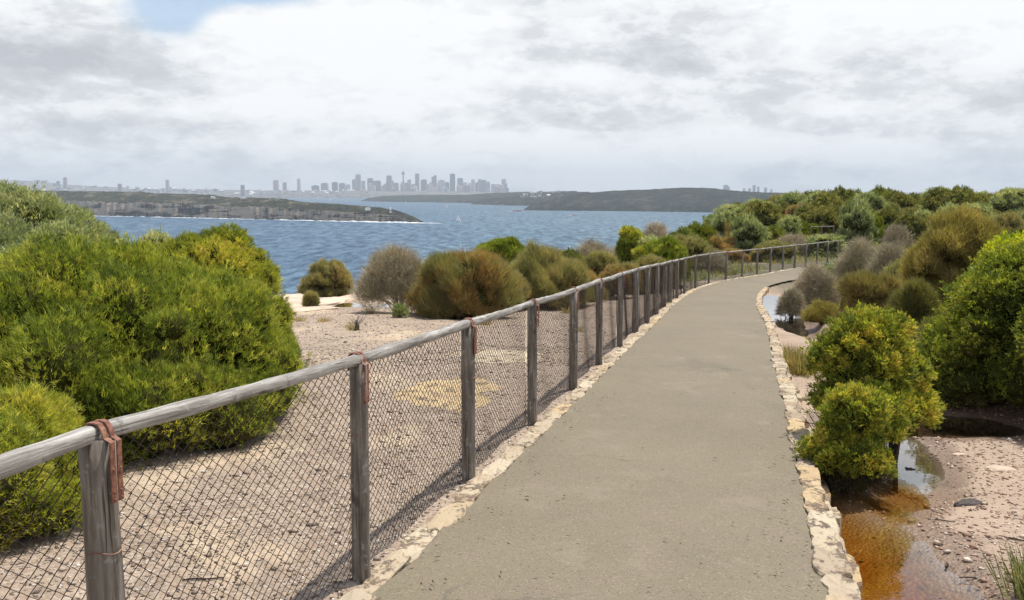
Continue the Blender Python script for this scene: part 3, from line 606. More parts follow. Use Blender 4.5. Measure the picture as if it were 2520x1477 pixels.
# ------------------------------------------------------------------ fence
def add_fence(posts, label, detail_n, name='post_and_rail_fence', rail_ext=True, top=1.05, wires=True):
    root = empty(name, (posts[0][0], posts[0][1], tz(*posts[0])), label, 'fence'); rl = root.location
    rg = random.Random(42); tops = []
    for i, (x, y) in enumerate(posts):
        near = i < 3; r0 = .050 if i == 1 else .042 + rg.uniform(-.003, .004); zg = float(prof(y)) + (.035 if i < 2 and wires else 0)
        H = top - .050; z0 = zg - .3; b = MB(); n = 16 if i < 6 else 8; k_ = 9 if i < 8 else 4
        lx, ly = rg.uniform(-.012, .012), rg.uniform(-.012, .012)
        if i == 2: lx, ly = .010, 0.
        b.tube([(lx * q / k_, ly * q / k_, (H + .31) * q / k_) for q in range(k_ + 1)], [r0 * (1.04 - .06 * q / k_) * rg.uniform(.95, 1.04) for q in range(k_ + 1)], n)
        p = b.build('post', MPOST, root, smooth=True); p.location = (x - rl.x, y - rl.y, z0 - rl.z); p['_'] = 0; del p['_']
        tops.append((x + lx, y + ly, zg + top - .027)); po = p
        if i < 20:
            a = Vector(posts[max(i - 1, 0)]); c = Vector(posts[min(i + 1, len(posts) - 1)]); t = (c - a).normalized(); nn = Vector((t.y, -t.x))   # nn points to the path
            R0 = .0285; 
            for sgn in (-1, 1):
                prof_ = [(-R0 - .001, -.05), (-R0 - .003, -.015), (-R0 * .9, .017), (-R0 * .55, .027), (0, .0305), (R0 * .55, .027), (R0 * .95, .016), (R0 + .004, 0), (R0 + .006, -.010), (r0 + .006, -.020), (r0 + .005, -.05), (r0 + .004, -.13), (r0 + .004, -.195)]
                b = MB(); V = []; w = .009; c0 = sgn * .0135
                for (s, z) in prof_:
                    for (da, ds) in ((-w, 0), (w, 0), (w, .004), (-w, .004)):
                        q = s + (ds if s >= 0 else -ds); zz = z + (ds if abs(s) < R0 * .9 else 0)
                        V.append((t.x * (c0 + da) + nn.x * q, t.y * (c0 + da) + nn.y * q, zz))
                m_ = len(prof_); Fc = [(4 * j + k2, 4 * j + (k2 + 1) % 4, 4 * j + 4 + (k2 + 1) % 4, 4 * j + 4 + k2) for j in range(m_ - 1) for k2 in range(4)] + [(0, 1, 2, 3), (4 * m_ - 1, 4 * m_ - 2, 4 * m_ - 3, 4 * m_ - 4)]
                b.add(V, Fc)
                if near:
                    for zn in (-.10, -.165, -.186):
                        q = r0 + .008; cx = t.x * c0 + nn.x * q; cy = t.y * c0 + nn.y * q; b.tube([(cx, cy, zn), (cx + nn.x * .005, cy + nn.y * .005, zn)], [.0045, .003], 8)
                st = b.build('rust_strap', MRUST, po); st.location = (0, 0, top - .027 + .3)
            if i < 6:
                b = MB(); rr = r0 * 1.03; zr = top - .027 + .3 - .34
                b.tube([(rr * math.cos(q), rr * math.sin(q), zr + .006 * math.sin(3 * q)) for q in [2 * math.pi * k2 / 20 for k2 in range(21)]], [.0016] * 21, 5); b.build('tie_wire', MRUST, po)
    for i in range(len(tops) - 1):
        a = Vector(tops[i]); c = Vector(tops[i + 1]); L = (c - a).length; b = MB(); n = 14 if i < 6 else 8; k_ = 18 if i < 8 else 5
        base = .0262 * rg.uniform(.94, 1.05); w1, w2 = rg.uniform(-.008, .008), rg.uniform(-.006, .006)
        L2 = L - .004
        b.tube([(.002 + L2 * q / k_, w1 * math.sin(math.pi * q / k_), w2 * math.sin(math.pi * q / k_) - .008 * math.sin(math.pi * q / k_)) for q in range(k_ + 1)], [base * rg.uniform(.90, 1.06) for _ in range(k_ + 1)], n, sq=.55)
        rr = b.build('rail', MRAIL, root, smooth=True); rr.location = a - rl; dv = (c - a).normalized()
        rr.rotation_euler = dv.to_track_quat('X', 'Z').to_euler()
        if not wires: continue
        # chain wire panel on the seaward side: interlocked zigzag wires
        t2 = Vector((c.x - a.x, c.y - a.y, 0)).normalized(); nn = Vector((t2.y, -t2.x, 0)); off = -.05
        pitch = .029 if i < 12 else .04; nz_ = int(L / pitch); hz = top - .07; rows = int(hz / (pitch * .80)); 
        seg = max(2, rows); rad = .0019 if i < 7 else .0023
        Vv = []; kk = 3; ph = rg.uniform(0, 5)
        for w in range(nz_ + 1):
            zz = np.arange(seg + 1); xs = (w + ((zz + w) % 2) * 1.06 - .03) * pitch
            xs = xs + pitch * .07 * np.sin(zz * .9 + w * 1.3 + ph) + .010 * np.sin(zz * .13 + w * .21 + ph)
            hh = hz * zz / seg; bul = .012 * np.sin(hh * 3.3 + w * .17 + ph) + .03 * np.maximum(0, .10 - hh) * np.sin(w * .5)
            P = np.stack([a.x + t2.x * xs + nn.x * (off + bul), a.y + t2.y * xs + nn.y * (off + bul), (a.z + (c.z - a.z) * np.clip(xs / L, 0, 1)) - top + .027 + .0 + hh + .002 * np.sin(w * 2.1 + zz)], 1)
            tt = np.gradient(P, axis=0); tt /= np.linalg.norm(tt, axis=1)[:, None]; n1 = np.tile(np.array([nn.x, nn.y, 0.]), (len(P), 1)); n2 = np.cross(tt, n1)
            ring = np.stack([P + rad * (math.cos(2.094 * q) * n1 + math.sin(2.094 * q) * n2) for q in range(kk)], 1); Vv.append(ring)
        V = np.array(Vv).reshape(-1, 3) - np.array(rl); m_ = (seg + 1) * kk
        i0 = (np.arange(nz_ + 1)[:, None, None] * m_ + np.arange(seg)[None, :, None] * kk + np.arange(kk)[None, None]).ravel(); nx_ = (np.arange(nz_ + 1)[:, None, None] * m_ + np.arange(seg)[None, :, None] * kk + ((np.arange(kk) + 1) % kk)[None, None]).ravel()
        mesh_np('wire_mesh', V, [np.stack([i0, nx_, nx_ + kk, i0 + kk], 1)], MWIRE, root, smooth=True)
    return root
add_fence(POSTS, 'long weathered timber fence with chain wire running beside the paved path', 6)
far = [(18.55, 56.), (19.3, 56.2), (20.1, 56.4)]
add_fence(far, 'short stretch of grey timber handrail far up the path between heath bushes', 0, name='handrail_fence', wires=False)

# ------------------------------------------------------------------ stone edging
def stone(rg, L, W_, H, name, parent, loc, ang, nx=7, ny=5):
    V = []; Fc = []; ex = rg.uniform(.25, .5); cx = [rg.uniform(-.12, .12) for _ in range(4)]; sd_ = rg.randint(0, 9999)
    for layer in range(3):
        for i in range(nx):
            for j in range(ny):
                pass
    ring = []; n = 18
    for k_ in range(n):
        a = 2 * math.pi * k_ / n; c, s = math.cos(a), math.sin(a); q = 1 / max(abs(c), abs(s)) ** .9
        rr = q * (1 + .11 * math.sin(2 * a + cx[0] * 20) + .09 * math.sin(5 * a + cx[1] * 30) + rg.uniform(-.06, .06)); ring.append((c * rr * L / 2 * .98, s * rr * W_ / 2 * .95))
    levels = [(-.12, .96), (-.01, 1.), (H * .55, 1.01), (H * .88, .985), (H, .93), (H * 1.04, .6)]
    for (z, sc) in levels:
        for (x, y) in ring: V.append((x * sc + rg.uniform(-.003, .003), y * sc + rg.uniform(-.003, .003), z + (rg.uniform(-.006, .006) if z > 0 else 0)))
    V.append((0, 0, H * 1.03)); m_ = len(levels)
    Fc = [(l * n + k_, l * n + (k_ + 1) % n, (l + 1) * n + (k_ + 1) % n, (l + 1) * n + k_) for l in range(m_ - 1) for k_ in range(n)] + [((m_ - 1) * n + k_, (m_ - 1) * n + (k_ + 1) % n, len(V) - 1) for k_ in range(n)]
    b = MB(); b.add(V, Fc); o = b.build(name, MS, parent, smooth=False); o.location = loc; o.rotation_euler = (rg.uniform(-.03, .03), rg.uniform(-.03, .03), ang); return o
def edging(side, label, seed):
    rg = random.Random(seed); root = empty('stone_edging', (0, 0, 0), label, 'stone edging'); P = smooth(resample(cen + cn * side * (PW / 2 + .055), .02), 4)
    k_ = int(3.0 / .02); cnt = 0; k_ = 0; dd = np.linalg.norm(P - P[0], axis=1)
    while P[k_][1] < -.5: k_ += 1
    while k_ < len(P) - 40 and cnt < 98 and P[k_][1] < 44:
        far_ = P[k_][1] > 18; L = rg.uniform(.22, .52) if side < 0 else rg.uniform(.16, .40)
        if far_: L *= 1.5
        st = int(L / .02); q = P[min(k_ + st // 2, len(P) - 1)]; t = P[min(k_ + st, len(P) - 1)] - P[k_]; ang = math.atan2(t[1], t[0])
        H = rg.uniform(.012, .028) if side < 0 else rg.uniform(.015, .035); Wd = rg.uniform(.11, .15) if side < 0 else rg.uniform(.12, .17); z = float(prof(q[1])) + .0
        nrm_ = np.array([math.sin(ang), -math.cos(ang)]) * (rg.uniform(-.012, .015)) * (1 if side > 0 else -1)
        s_ = stone(rg, L + .012, Wd, H, 'edging_stone', root, (q[0] + nrm_[0], q[1] + nrm_[1], z), ang)
        k_ += st; cnt += 1
edging(-1, 'row of cream sandstone slabs between the paved path and the fence', 7)
edging(1, 'rough sandstone kerb along the landward side of the path, above the puddles', 8)
# lower course of rubble that holds the landward edge
rg = random.Random(19); P = smooth(resample(cen + cn * (PW / 2 + .12), .02), 4); k_ = 0; c_ = 0
while P[k_][1] < .5: k_ += 1
root = empty('rubble_footing', (0, 0, 0), 'lower course of dark rubble stones under the landward kerb', 'stone footing')
while P[k_][1] < 12 and c_ < 60:
    L = rg.uniform(.14, .36); st = int(L / .02); q = P[k_ + st // 2]; t = P[k_ + st] - P[k_]
    stone(rg, L, rg.uniform(.10, .15), rg.uniform(.03, .06), 'footing_stone', root, (q[0] + rg.uniform(-.01, .05), q[1], float(prof(q[1])) - .16), math.atan2(t[1], t[0])); k_ += int(st * rg.uniform(1, 1.5)); c_ += 1

# ------------------------------------------------------------------ pools
def pool_mat(name, dens, col, k):
    m = bpy.data.materials.new(name); m.use_nodes = True; t = m.node_tree; t.nodes.clear()
    o = N(t, 'ShaderNodeOutputMaterial'); tr = N(t, 'ShaderNodeBsdfTransparent'); gl = N(t, 'ShaderNodeBsdfGlossy'); gl.inputs['Roughness'].default_value = .015
    fr = N(t, 'ShaderNodeFresnel'); fr.inputs['IOR'].default_value = 1.33; tc = N(t, 'ShaderNodeTexCoord')
    bp = N(t, 'ShaderNodeBump'); lk(t, noise(t, tc.outputs['Object'], 9., 3), bp.inputs['Height']); bp.inputs['Strength'].default_value = .08; bp.inputs['Distance'].default_value = .01
    t.links.new(bp.outputs[0], gl.inputs['Normal']); t.links.new(bp.outputs[0], fr.inputs['Normal'])
    g = N(t, 'ShaderNodeNewGeometry'); top = rmap(t, sep(t, g.outputs['Normal'])[2], .2, .5)
    mx = N(t, 'ShaderNodeMixShader'); lk(t, M_(t, 'MULTIPLY', M_(t, 'MULTIPLY', fr.outputs[0], k, 0, True), top), mx.inputs[0]); t.links.new(tr.outputs[0], mx.inputs[1]); t.links.new(gl.outputs[0], mx.inputs[2]); t.links.new(mx.outputs[0], o.inputs[0])
    ab = N(t, 'ShaderNodeVolumeAbsorption'); lk(t, col, ab.inputs['Color']); ab.inputs['Density'].default_value = dens; t.links.new(ab.outputs[0], o.inputs['Volume']); return m
MPOOL = pool_mat('tannin_water', 7.5, (.89, .66, .12), 2.1); MPUD = pool_mat('puddle_water', 9., (.45, .36, .25), 2.6)
PL = ['shallow amber tannin pool beside the kerb at the bottom right', 'narrow sky-reflecting puddle right of the round yellow-green bush', 'dark shaded puddle under the large right-hand shrub', 'long bright puddle beside the path before the bend', 'small orange puddle between the amber pool and the bush', 'shallow pale puddle on the rock shelf left of the leafless bush']
for (px, py, rx, ry, ti, lv, dp), lb in zip(POOLS, PL):
    n = 40; V = []; c, s = math.cos(ti), math.sin(ti)
    for z in (lv, lv - .45):
        for k_ in range(n):
            a = 2 * math.pi * k_ / n; X, Y = rx * 1.32 * math.cos(a), ry * 1.32 * math.sin(a); V.append((px + X * c - Y * s, py + X * s + Y * c, z))
    b = MB(); b.add(V, [tuple(range(n)), tuple(range(n, 2 * n))[::-1]] + [(k_, n + k_, n + (k_ + 1) % n, (k_ + 1) % n) for k_ in range(n)]); o = b.build('water', MPUD if dp < .1 and lv != -.292 else MPOOL); tag(o, lb, None, None, 'structure')

# ------------------------------------------------------------------ foliage
def unit(v): return v / np.maximum(1e-9, np.linalg.norm(v, axis=-1, keepdims=True))
def mound(rg, rx, ry, h, K, rl, low=.02, flat=1., cs_=.88):
    """lobes (cx,cy,cz,ax,ay,az) that make an uneven rounded crown standing on z=0"""
    L = [(0, 0, h * .36, rx * cs_, ry * cs_, h * .57 * cs_ / .88)]
    for i in range(K):
        a = rg.uniform(0, 2 * np.pi); t = rg.uniform(low, 1) ** .8 if rg.random() < .68 else rg.uniform(0, .25)
        ph = math.acos(1 - t) if t < 1 else np.pi / 2; ph = math.asin(min(1, t)); c, s = math.cos(ph), math.sin(ph)
        r = rl * rg.uniform(.5, 1.5); em = rg.uniform(.62, 1.1); uc = 1 - .16 * (1 - s) ** 5; L.append(((rx - r * em) * c * uc * math.cos(a), (ry - r * em) * c * uc * math.sin(a), max(r * .5, (h - r * em * flat) * (.10 + .9 * s)), r * rg.uniform(.85, 1.3), r * rg.uniform(.85, 1.3), r * flat * rg.uniform(.8, 1.05)))
    return np.array(L)
def crown_mesh(name, lobes, n, L, w, nb, pal, seed, spread=.8, upb=.5, depth=.25, shape='blade', core=.74, parent=None, mt=None, zmin=.03, tipc=1.15, clump=2.2, rough=.7):
    if mt is not None and name == 'crown': n = int(n * .65); w *= 1.3; L *= 1.35; spread = 1.1
    rg = np.random.default_rng(seed); K = len(lobes); c = lobes[:, :3]; a = lobes[:, 3:]
    rmed = float(np.median(a[:, 0])); wts = a[:, 0] * a[:, 2]; wts = wts / wts.sum(); out_p = []; out_n = []; tot = 0
    while tot < n:
        m_ = int((n - tot) * 2.2) + 50; j = rg.choice(K, m_, p=wts); d = unit(rg.normal(size=(m_, 3))); d[:, 2] = np.where(d[:, 2] < -.35, -d[:, 2], d[:, 2])
        sh_ = (1 - depth * rg.random(m_) ** 2.0); q3 = c[j] + a[j] * d; fq = .55 / L; sh_ = sh_ * (1 + rough * np.clip(rmed / a[j].mean(1), 0, 1.2) * (fbm(q3[:, 0] * fq + q3[:, 2] * fq * .7, q3[:, 1] * fq - q3[:, 2] * fq * .6, 3, seed + 7) - .5)); p = c[j] + a[j] * d * sh_[:, None]
        rmin = np.empty(m_)
        for b0 in range(0, m_, 6000):
            q = (p[b0:b0 + 6000, None, :] - c[None]) / a[None]; r = (q * q).sum(2); r[np.arange(len(r)), j[b0:b0 + 6000]] = 81; rmin[b0:b0 + 6000] = r.min(1)
        ok = (rmin > .60) & (p[:, 2] > zmin)
        out_p.append(p[ok]); out_n.append(unit(d[ok] / a[j[ok]])); tot += ok.sum()
        if ok.sum() == 0: break
    p = np.concatenate(out_p)[:n]; nn = np.concatenate(out_n)[:n]; n = len(p)
    g = unit(nn + np.array([0, 0, upb])); B = n * nb
    pp = np.repeat(p, nb, 0); gg = np.repeat(g, nb, 0); dr = unit(gg + spread * unit(rg.normal(size=(B, 3))) * rg.random((B, 1)) ** .5 * 1.2)
    ll = L * (rg.uniform(.55, 1.25, (B, 1)) + .7 * (rg.random((B, 1)) > .93)); pp = pp + rg.normal(size=(B, 3)) * L * .22; sd_ = unit(np.cross(dr, unit(rg.normal(size=(B, 3))))); ww = w * rg.uniform(.7, 1.3, (B, 1))
    pal = np.array(pal); f = fbm(p[:, 0] * clump + seed, p[:, 1] * clump + p[:, 2] * clump * 1.3, 3, seed) * 1.15 + rg.normal(size=n) * .16; f = np.clip((f - .2) / .7, 0, .999) * (len(pal) - 1)
    k_ = f.astype(int); fr = (f - k_)[:, None]; cc = pal[k_] * (1 - fr) + pal[k_ + 1] * fr; cc = cc * rg.uniform(.62, 1.38, (n, 1)); cc = np.repeat(cc, nb, 0) * rg.uniform(.85, 1.15, (B, 1))
    if shape == 'blade':
        V = np.stack([pp - sd_ * ww / 2, pp + sd_ * ww / 2, pp + dr * ll], 1); C = np.stack([cc * .85, cc * .85, cc * tipc], 1); k3 = 3
    else:
        up2 = np.cross(sd_, dr); V = np.stack([pp, pp + dr * ll * .5 + sd_ * ww / 2 + up2 * ww * .12, pp + dr * ll, pp + dr * ll * .5 - sd_ * ww / 2 + up2 * ww * .12], 1); C = np.stack([cc * .85, cc, cc * tipc, cc], 1); k3 = 4
    V = V.reshape(-1, 3); C = C.reshape(-1, 3); Fc = [np.arange(B * k3).reshape(-1, k3)]; mats = [mt or MLEAF]; mi = np.zeros(B, int)
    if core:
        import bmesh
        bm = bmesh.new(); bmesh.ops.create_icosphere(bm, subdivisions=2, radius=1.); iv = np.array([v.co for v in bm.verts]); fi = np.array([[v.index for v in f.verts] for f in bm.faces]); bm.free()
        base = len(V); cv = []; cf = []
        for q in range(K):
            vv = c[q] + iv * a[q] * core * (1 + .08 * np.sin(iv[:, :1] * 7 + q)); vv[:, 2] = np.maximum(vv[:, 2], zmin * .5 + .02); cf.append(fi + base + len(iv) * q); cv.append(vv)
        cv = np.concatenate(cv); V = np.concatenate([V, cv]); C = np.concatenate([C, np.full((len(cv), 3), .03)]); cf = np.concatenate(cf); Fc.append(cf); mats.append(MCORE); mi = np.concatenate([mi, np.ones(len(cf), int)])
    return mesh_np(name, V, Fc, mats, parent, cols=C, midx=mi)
def stems(rg, lobes, parent, m, r0=.03, n=7, name='branches', base=(0, 0)):
    b = MB()
    for i in range(min(n, len(lobes))):
        c = lobes[rg.randrange(len(lobes))] if i else lobes[0]; x0, y0 = base[0] + rg.uniform(-1, 1) * r0 * 2, base[1] + rg.uniform(-1, 1) * r0 * 2
        e = (c[0], c[1], max(.08, c[2])); md = (x0 + (e[0] - x0) * .35 + rg.uniform(-.05, .05), y0 + (e[1] - y0) * .35 + rg.uniform(-.05, .05), e[2] * .5)
        b.tube([(x0, y0, -.1), md, e], [r0, r0 * .7, r0 * .3], 6)
        for q in range(3):
            d = Vector((rg.uniform(-1, 1), rg.uniform(-1, 1), rg.uniform(.1, 1))).normalized() * float(c[3]) * .5; b.tube([md, (Vector(md) + Vector(e)) / 2 + d * .4, Vector(e) + d], [r0 * .4, r0 * .28, r0 * .1], 4)
    return b.build(name, m, parent, smooth=True)
# palettes (linear base colours)
P_GREEN = [(.13, .17, .035), (.26, .305, .05), (.43, .45, .075), (.60, .54, .12)]
P_LIME = [(.13, .165, .04), (.27, .31, .05), (.44, .44, .07), (.60, .46, .12)]
P_OLIVE = [(.18, .175, .085), (.28, .26, .125), (.38, .34, .17), (.42, .335, .18)]
P_RUST = [(.25, .25, .13), (.38, .31, .15), (.46, .27, .13), (.48, .25, .115)]
P_GREYG = [(0.187, 0.231, 0.121), (0.286, 0.33, 0.182), (0.429, 0.451, 0.264), (0.517, 0.506, 0.308)]
P_GREY = [(.35, .30, .20), (.48, .41, .28), (.58, .50, .35), (.50, .38, .24)]
P_DKG = [(.10, .115, .05), (.17, .18, .065), (.26, .255, .09), (.34, .30, .12)]
def shrub(name, label, x, y, rx, ry, h, K, rl, n, L, w, nb, pal, seed, cat='shrub', group=None, bark=None, z=None, sw=None, stem_base=(0, 0), **kw):
    z = tz(x, y) if z is None else z
    o = empty(name, (x, y, z), label, cat, group); rg = random.Random(seed); lobes = mound(np.random.default_rng(seed), rx, ry, h, K, rl, flat=kw.pop('flat', 1.), cs_=kw.pop('cs_', .88))
    lift = kw.pop('lift', 0.)
    if lift: lobes[:, 2] = lift + lobes[:, 2] * (1 - lift / h); lobes[0, 5] *= (1 - lift / h)
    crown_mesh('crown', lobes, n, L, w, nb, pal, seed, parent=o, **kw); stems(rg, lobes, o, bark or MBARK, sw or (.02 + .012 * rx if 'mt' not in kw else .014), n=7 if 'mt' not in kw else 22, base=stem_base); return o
def px(xc, d): return ray(xc, 600)[0] * d
# --- left side, near
shrub('green_bush', 'very large bright green rounded bush behind the fence at left', -3.66, 7.55, 1.9, 1.8, 1.60, 150, .28, 46000, .043, .0062, 8, P_GREEN, 1, clump=5., group='bright green needle bushes', depth=.34, upb=.8, spread=.75, rough=1.5)
shrub('green_bush', 'fresh green bush rising behind the right shoulder of the largest bush', px(498, 11.3), 11.3, 1.16, .95, 1.72, 55, .28, 15000, .052, .008, 8, P_GREEN, 2, group='bright green needle bushes', depth=.3)
shrub('green_bush', 'bright green bush cut by the left edge, below the largest bush', -3.16, 4.85, .84, .8, .80, 55, .22, 16000, .034, .0052, 8, P_GREEN, 3, group='bright green needle bushes', depth=.3)
shrub('green_bush', 'low green shoulder of foliage at the left edge between two bright bushes', -5.0, 6.3, 1.1, .9, 1.15, 60, .25, 14000, .040, .006, 8, P_GREEN, 5, group='bright green needle bushes', depth=.3)
for i, (xc, d, r, yt, lb) in enumerate([(40, 15.5, 1.5, 452, 'tall grey-green banksia bush in the upper left corner'), (175, 16.5, 1.0, 497, 'grey-green banksia sprawling right from the upper left corner'), (-60, 14, 1.2, 480, 'grey-green banksia cut off by the left edge'),
                                      (262, 17.5, .42, 540, 'thin grey-green sprig against the water above the largest bush'), (120, 13.5, .9, 545, 'low grey-green bush just above the largest bush'), (385, 15., .38, 574, 'small pale sprig poking up beside the fresh green bush')]):
    x = px(xc, d); z0 = tz(x, d); h = 1.8 + ray(xc, yt)[1] * d - z0
    shrub('banksia_bush', lb, x, d, r, r, h, 14, r * .34, int(3600 * r ** 1.3), .085, .017, 7, P_GREYG, 30 + i, shape='leaf', depth=.5, core=.6, group='grey-green banksia bushes', bark=MBARKG, upb=.9)
# --- centre, beyond the fence
def cs(name, lb, x0, x1, yt, d, K, rlf, n, L, w, nb, pal, seed, ryf=.8, **kw):
    xc = (x0 + x1) / 2; x = px(xc, d); z0 = tz(x, d); r = (x1 - x0) / 2 / F_ * d * .95; h = .95 * (1.8 + ray(xc, yt)[1] * d - z0)
    return shrub(name, lb, x, d, r, r * ryf, h, K, r * rlf, n, L, w, nb, pal, seed, z=z0, **kw)
cs('heath_mound', 'round olive mound bush alone on the pale rock ledge above the water', 733, 872, 634, 25.6, 26, .3, 7000, .10, .009, 6, P_OLIVE, 41, depth=.25, upb=.9, cs_=.62, rough=1.8, core=.66)
cs('small_shrub', 'tiny dark green shrub standing alone on the pale rock slab', 741, 781, 718, 20.6, 10, .4, 1100, .07, .009, 6, P_OLIVE, 42)
cs('dead_bush', 'leafless grey twiggy bush between the rock slab and the russet bush', 872, 1085, 617, 19.2, 30, .34, 7500, .17, .0048, 6, P_GREY, 43, mt=MTWIG, core=0, depth=.8, upb=.9, bark=MBARKG, lift=.04, cs_=.7, rough=1.6)
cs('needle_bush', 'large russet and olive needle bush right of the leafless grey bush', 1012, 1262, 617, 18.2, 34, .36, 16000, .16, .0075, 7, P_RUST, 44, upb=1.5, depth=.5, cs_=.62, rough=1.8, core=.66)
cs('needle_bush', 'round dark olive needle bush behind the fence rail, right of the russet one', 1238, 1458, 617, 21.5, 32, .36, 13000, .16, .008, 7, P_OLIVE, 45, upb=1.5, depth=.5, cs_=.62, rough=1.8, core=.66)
cs('umbrella_shrub', 'bright green umbrella-shaped shrub above the olive needle bushes', 1163, 1306, 581, 26.5, 30, .26, 6000, .09, .012, 7, P_GREEN, 46, lift=.75, flat=.7, depth=.3)
cs('heath_mound', 'low olive heath bush behind the round dark olive needle bush', 1405, 1530, 622, 25.5, 26, .3, 4500, .12, .012, 6, P_OLIVE, 47, upb=1., cs_=.62, rough=1.8, core=.66)
cs('heath_mound', 'reddish brown low bush in front of the bright flat bush', 1478, 1590, 641, 24.5, 20, .3, 4000, .11, .010, 6, P_RUST, 48, upb=1., cs_=.62, rough=1.8, core=.66)
cs('heath_mound', 'olive bush touching the fence rail left of the bend', 1540, 1672, 632, 26.5, 22, .3, 4500, .11, .011, 6, P_OLIVE, 49, upb=.9, cs_=.62, rough=1.8, core=.66)
cs('dead_bush', 'pale grey leafless bush on the cliff edge left of the bright flat bush', 1400, 1520, 602, 30.5, 22, .34, 2600, .22, .010, 5, P_GREY, 50, mt=MTWIG, core=0, depth=.8, bark=MBARKG)
cs('umbrella_shrub', 'bright green rounded shrub against the water at the cliff edge', 1506, 1606, 549, 34.5, 24, .28, 4200, .10, .016, 7, P_GREEN, 51, depth=.3)
cs('umbrella_shrub', 'wide flat bright green shrub just above the fence bend', 1550, 1712, 581, 30.5, 30, .24, 6500, .10, .014, 7, P_GREEN, 52, flat=.7, depth=.3)
cs('dead_bush', 'grey leafless bush behind the bright green rounded shrub', 1570, 1650, 542, 38, 16, .36, 2000, .22, .012, 5, P_GREY, 53, mt=MTWIG, core=0, depth=.8, bark=MBARKG)
cs('small_shrub', 'little green sapling in front of the russet needle bush', 966, 998, 752, 17.6, 8, .4, 500, .08, .012, 6, P_GREYG, 54)
cs('heath_mound', 'low straggly olive bush at the right foot of the russet needle bush', 1205, 1300, 668, 20.2, 14, .36, 3000, .12, .008, 6, P_OLIVE, 55, upb=1.2, cs_=.7)
cs('heath_mound', 'low brown bush between the dark olive needle bush and the fence', 1395, 1495, 668, 23.2, 14, .36, 3000, .12, .008, 6, P_RUST, 56, upb=1.2, cs_=.7)
cs('heath_mound', 'grey-green low bush behind the gap between the two needle bushes', 1225, 1330, 632, 24.5, 18, .34, 3200, .12, .010, 6, P_GREYG, 57, upb=1.2, cs_=.7)
cs('heath_mound', 'olive bush on the cliff edge below the bright green umbrella shrub', 1290, 1420, 628, 27.5, 18, .34, 3200, .13, .011, 6, P_OLIVE, 59, upb=1.2, cs_=.7)
cs('heath_mound', 'pale grey-green bush along the cliff edge above the olive bushes', 1340, 1430, 612, 31., 14, .34, 2600, .13, .012, 6, P_GREYG, 60, upb=1.2, cs_=.7)
cs('heath_mound', 'low dull green bush right of the small bright green shrub', 2110, 2210, 742, 16.2, 14, .36, 2600, .10, .008, 6, P_OLIVE, 68, upb=1.2, cs_=.7)
cs('dead_bush', 'grey twiggy bush between the brown olive bush and the golden olive bush', 2215, 2310, 640, 17.5, 18, .36, 2600, .15, .006, 6, P_GREY, 69, mt=MTWIG, core=0, depth=.8, bark=MBARKG)
cs('heath_mound', 'straw-coloured low grass bush beside the long puddle', 1985, 2075, 738, 18.6, 12, .36, 2200, .10, .006, 6, [(.30, .24, .10), (.38, .31, .13), (.45, .35, .14)], 70, upb=1.2, cs_=.7)
cs('heath_mound', 'low dark bush under the green shrub at the right, beyond the spreading yellow-green bush', 2240, 2400, 800, 11.4, 20, .34, 3600, .09, .008, 6, P_DKG, 79, upb=1., cs_=.7)
# small dry plants and stump on the sand
# --- right side, near
shrub('yellow_green_bush', 'round yellow-green bush beside the kerb with dark twigs at its base', 2.33, 6.02, .275, .25, .68, 20, .12, 7000, .024, .0078, 7, P_LIME, 61, shape='leaf', clump=9., cs_=.74, depth=.6, core=.62, rough=1.8, lift=.13, group='yellow-green leafy bushes')
shrub('yellow_green_bush', 'spreading yellow-green bush behind the small round one', 2.70, 6.85, .36, .34, 1.12, 26, .17, 11000, .026, .0088, 7, P_LIME, 62, shape='leaf', clump=9., cs_=.74, depth=.6, core=.62, rough=1.8, lift=.38, group='yellow-green leafy bushes', stem_base=(-.28, -.15))
shrub('yellow_green_bush', 'darker right-hand neighbour of the spreading yellow-green bush', 3.06, 7.05, .30, .30, .98, 22, .15, 8500, .026, .009, 7, P_LIME, 63, shape='leaf', clump=9., cs_=.74, depth=.6, core=.62, rough=1.8, lift=.36, group='yellow-green leafy bushes')
shrub('yellow_green_bush', 'low front lobe bush hanging over the narrow puddle', 2.68, 6.5, .25, .22, .74, 16, .12, 5000, .025, .0085, 7, P_LIME, 67, shape='leaf', clump=9., cs_=.74, depth=.6, core=.62, rough=1.8, lift=.26, group='yellow-green leafy bushes')
shrub('leafy_shrub', 'very large green shrub filling the right edge above the dark puddle', 5.3, 8.9, 1.15, 1.0, 1.60, 90, .2, 24000, .034, .012, 6, [(.10, .13, .03), (.19, .23, .04), (.31, .34, .05), (.43, .40, .08)], 64, shape='leaf', depth=.6, rough=2., lift=.02, core=.66)
shrub('leafy_shrub', 'dark shrub standing mostly outside the right edge beside the dark puddle', 5.6, 7.7, 1.1, .9, 1.75, 60, .22, 14000, .036, .013, 6, [(.10, .13, .03), (.19, .23, .04), (.31, .34, .05), (.43, .40, .08)], 66, shape='leaf', depth=.4, lift=.2)
shrub('leafy_shrub', 'green shrub behind the very large one at the right edge', 6.6, 11.2, 1.0, 1.0, 1.72, 40, .26, 9000, .045, .016, 6, [(0.104, 0.169, 0.018), (0.221, 0.299, 0.026), (0.364, 0.442, 0.034), (0.494, 0.494, 0.039)], 65, shape='leaf', depth=.4)
cs('needle_bush', 'big golden olive needle bush behind the green shrub at right', 2215, 2510, 524, 15.2, 36, .34, 17000, .13, .007, 7, [(.21, .19, .07), (.29, .26, .09), (.37, .32, .115), (.38, .30, .13)], 71, upb=1., depth=.3, cs_=.62, rough=1.8, core=.66)
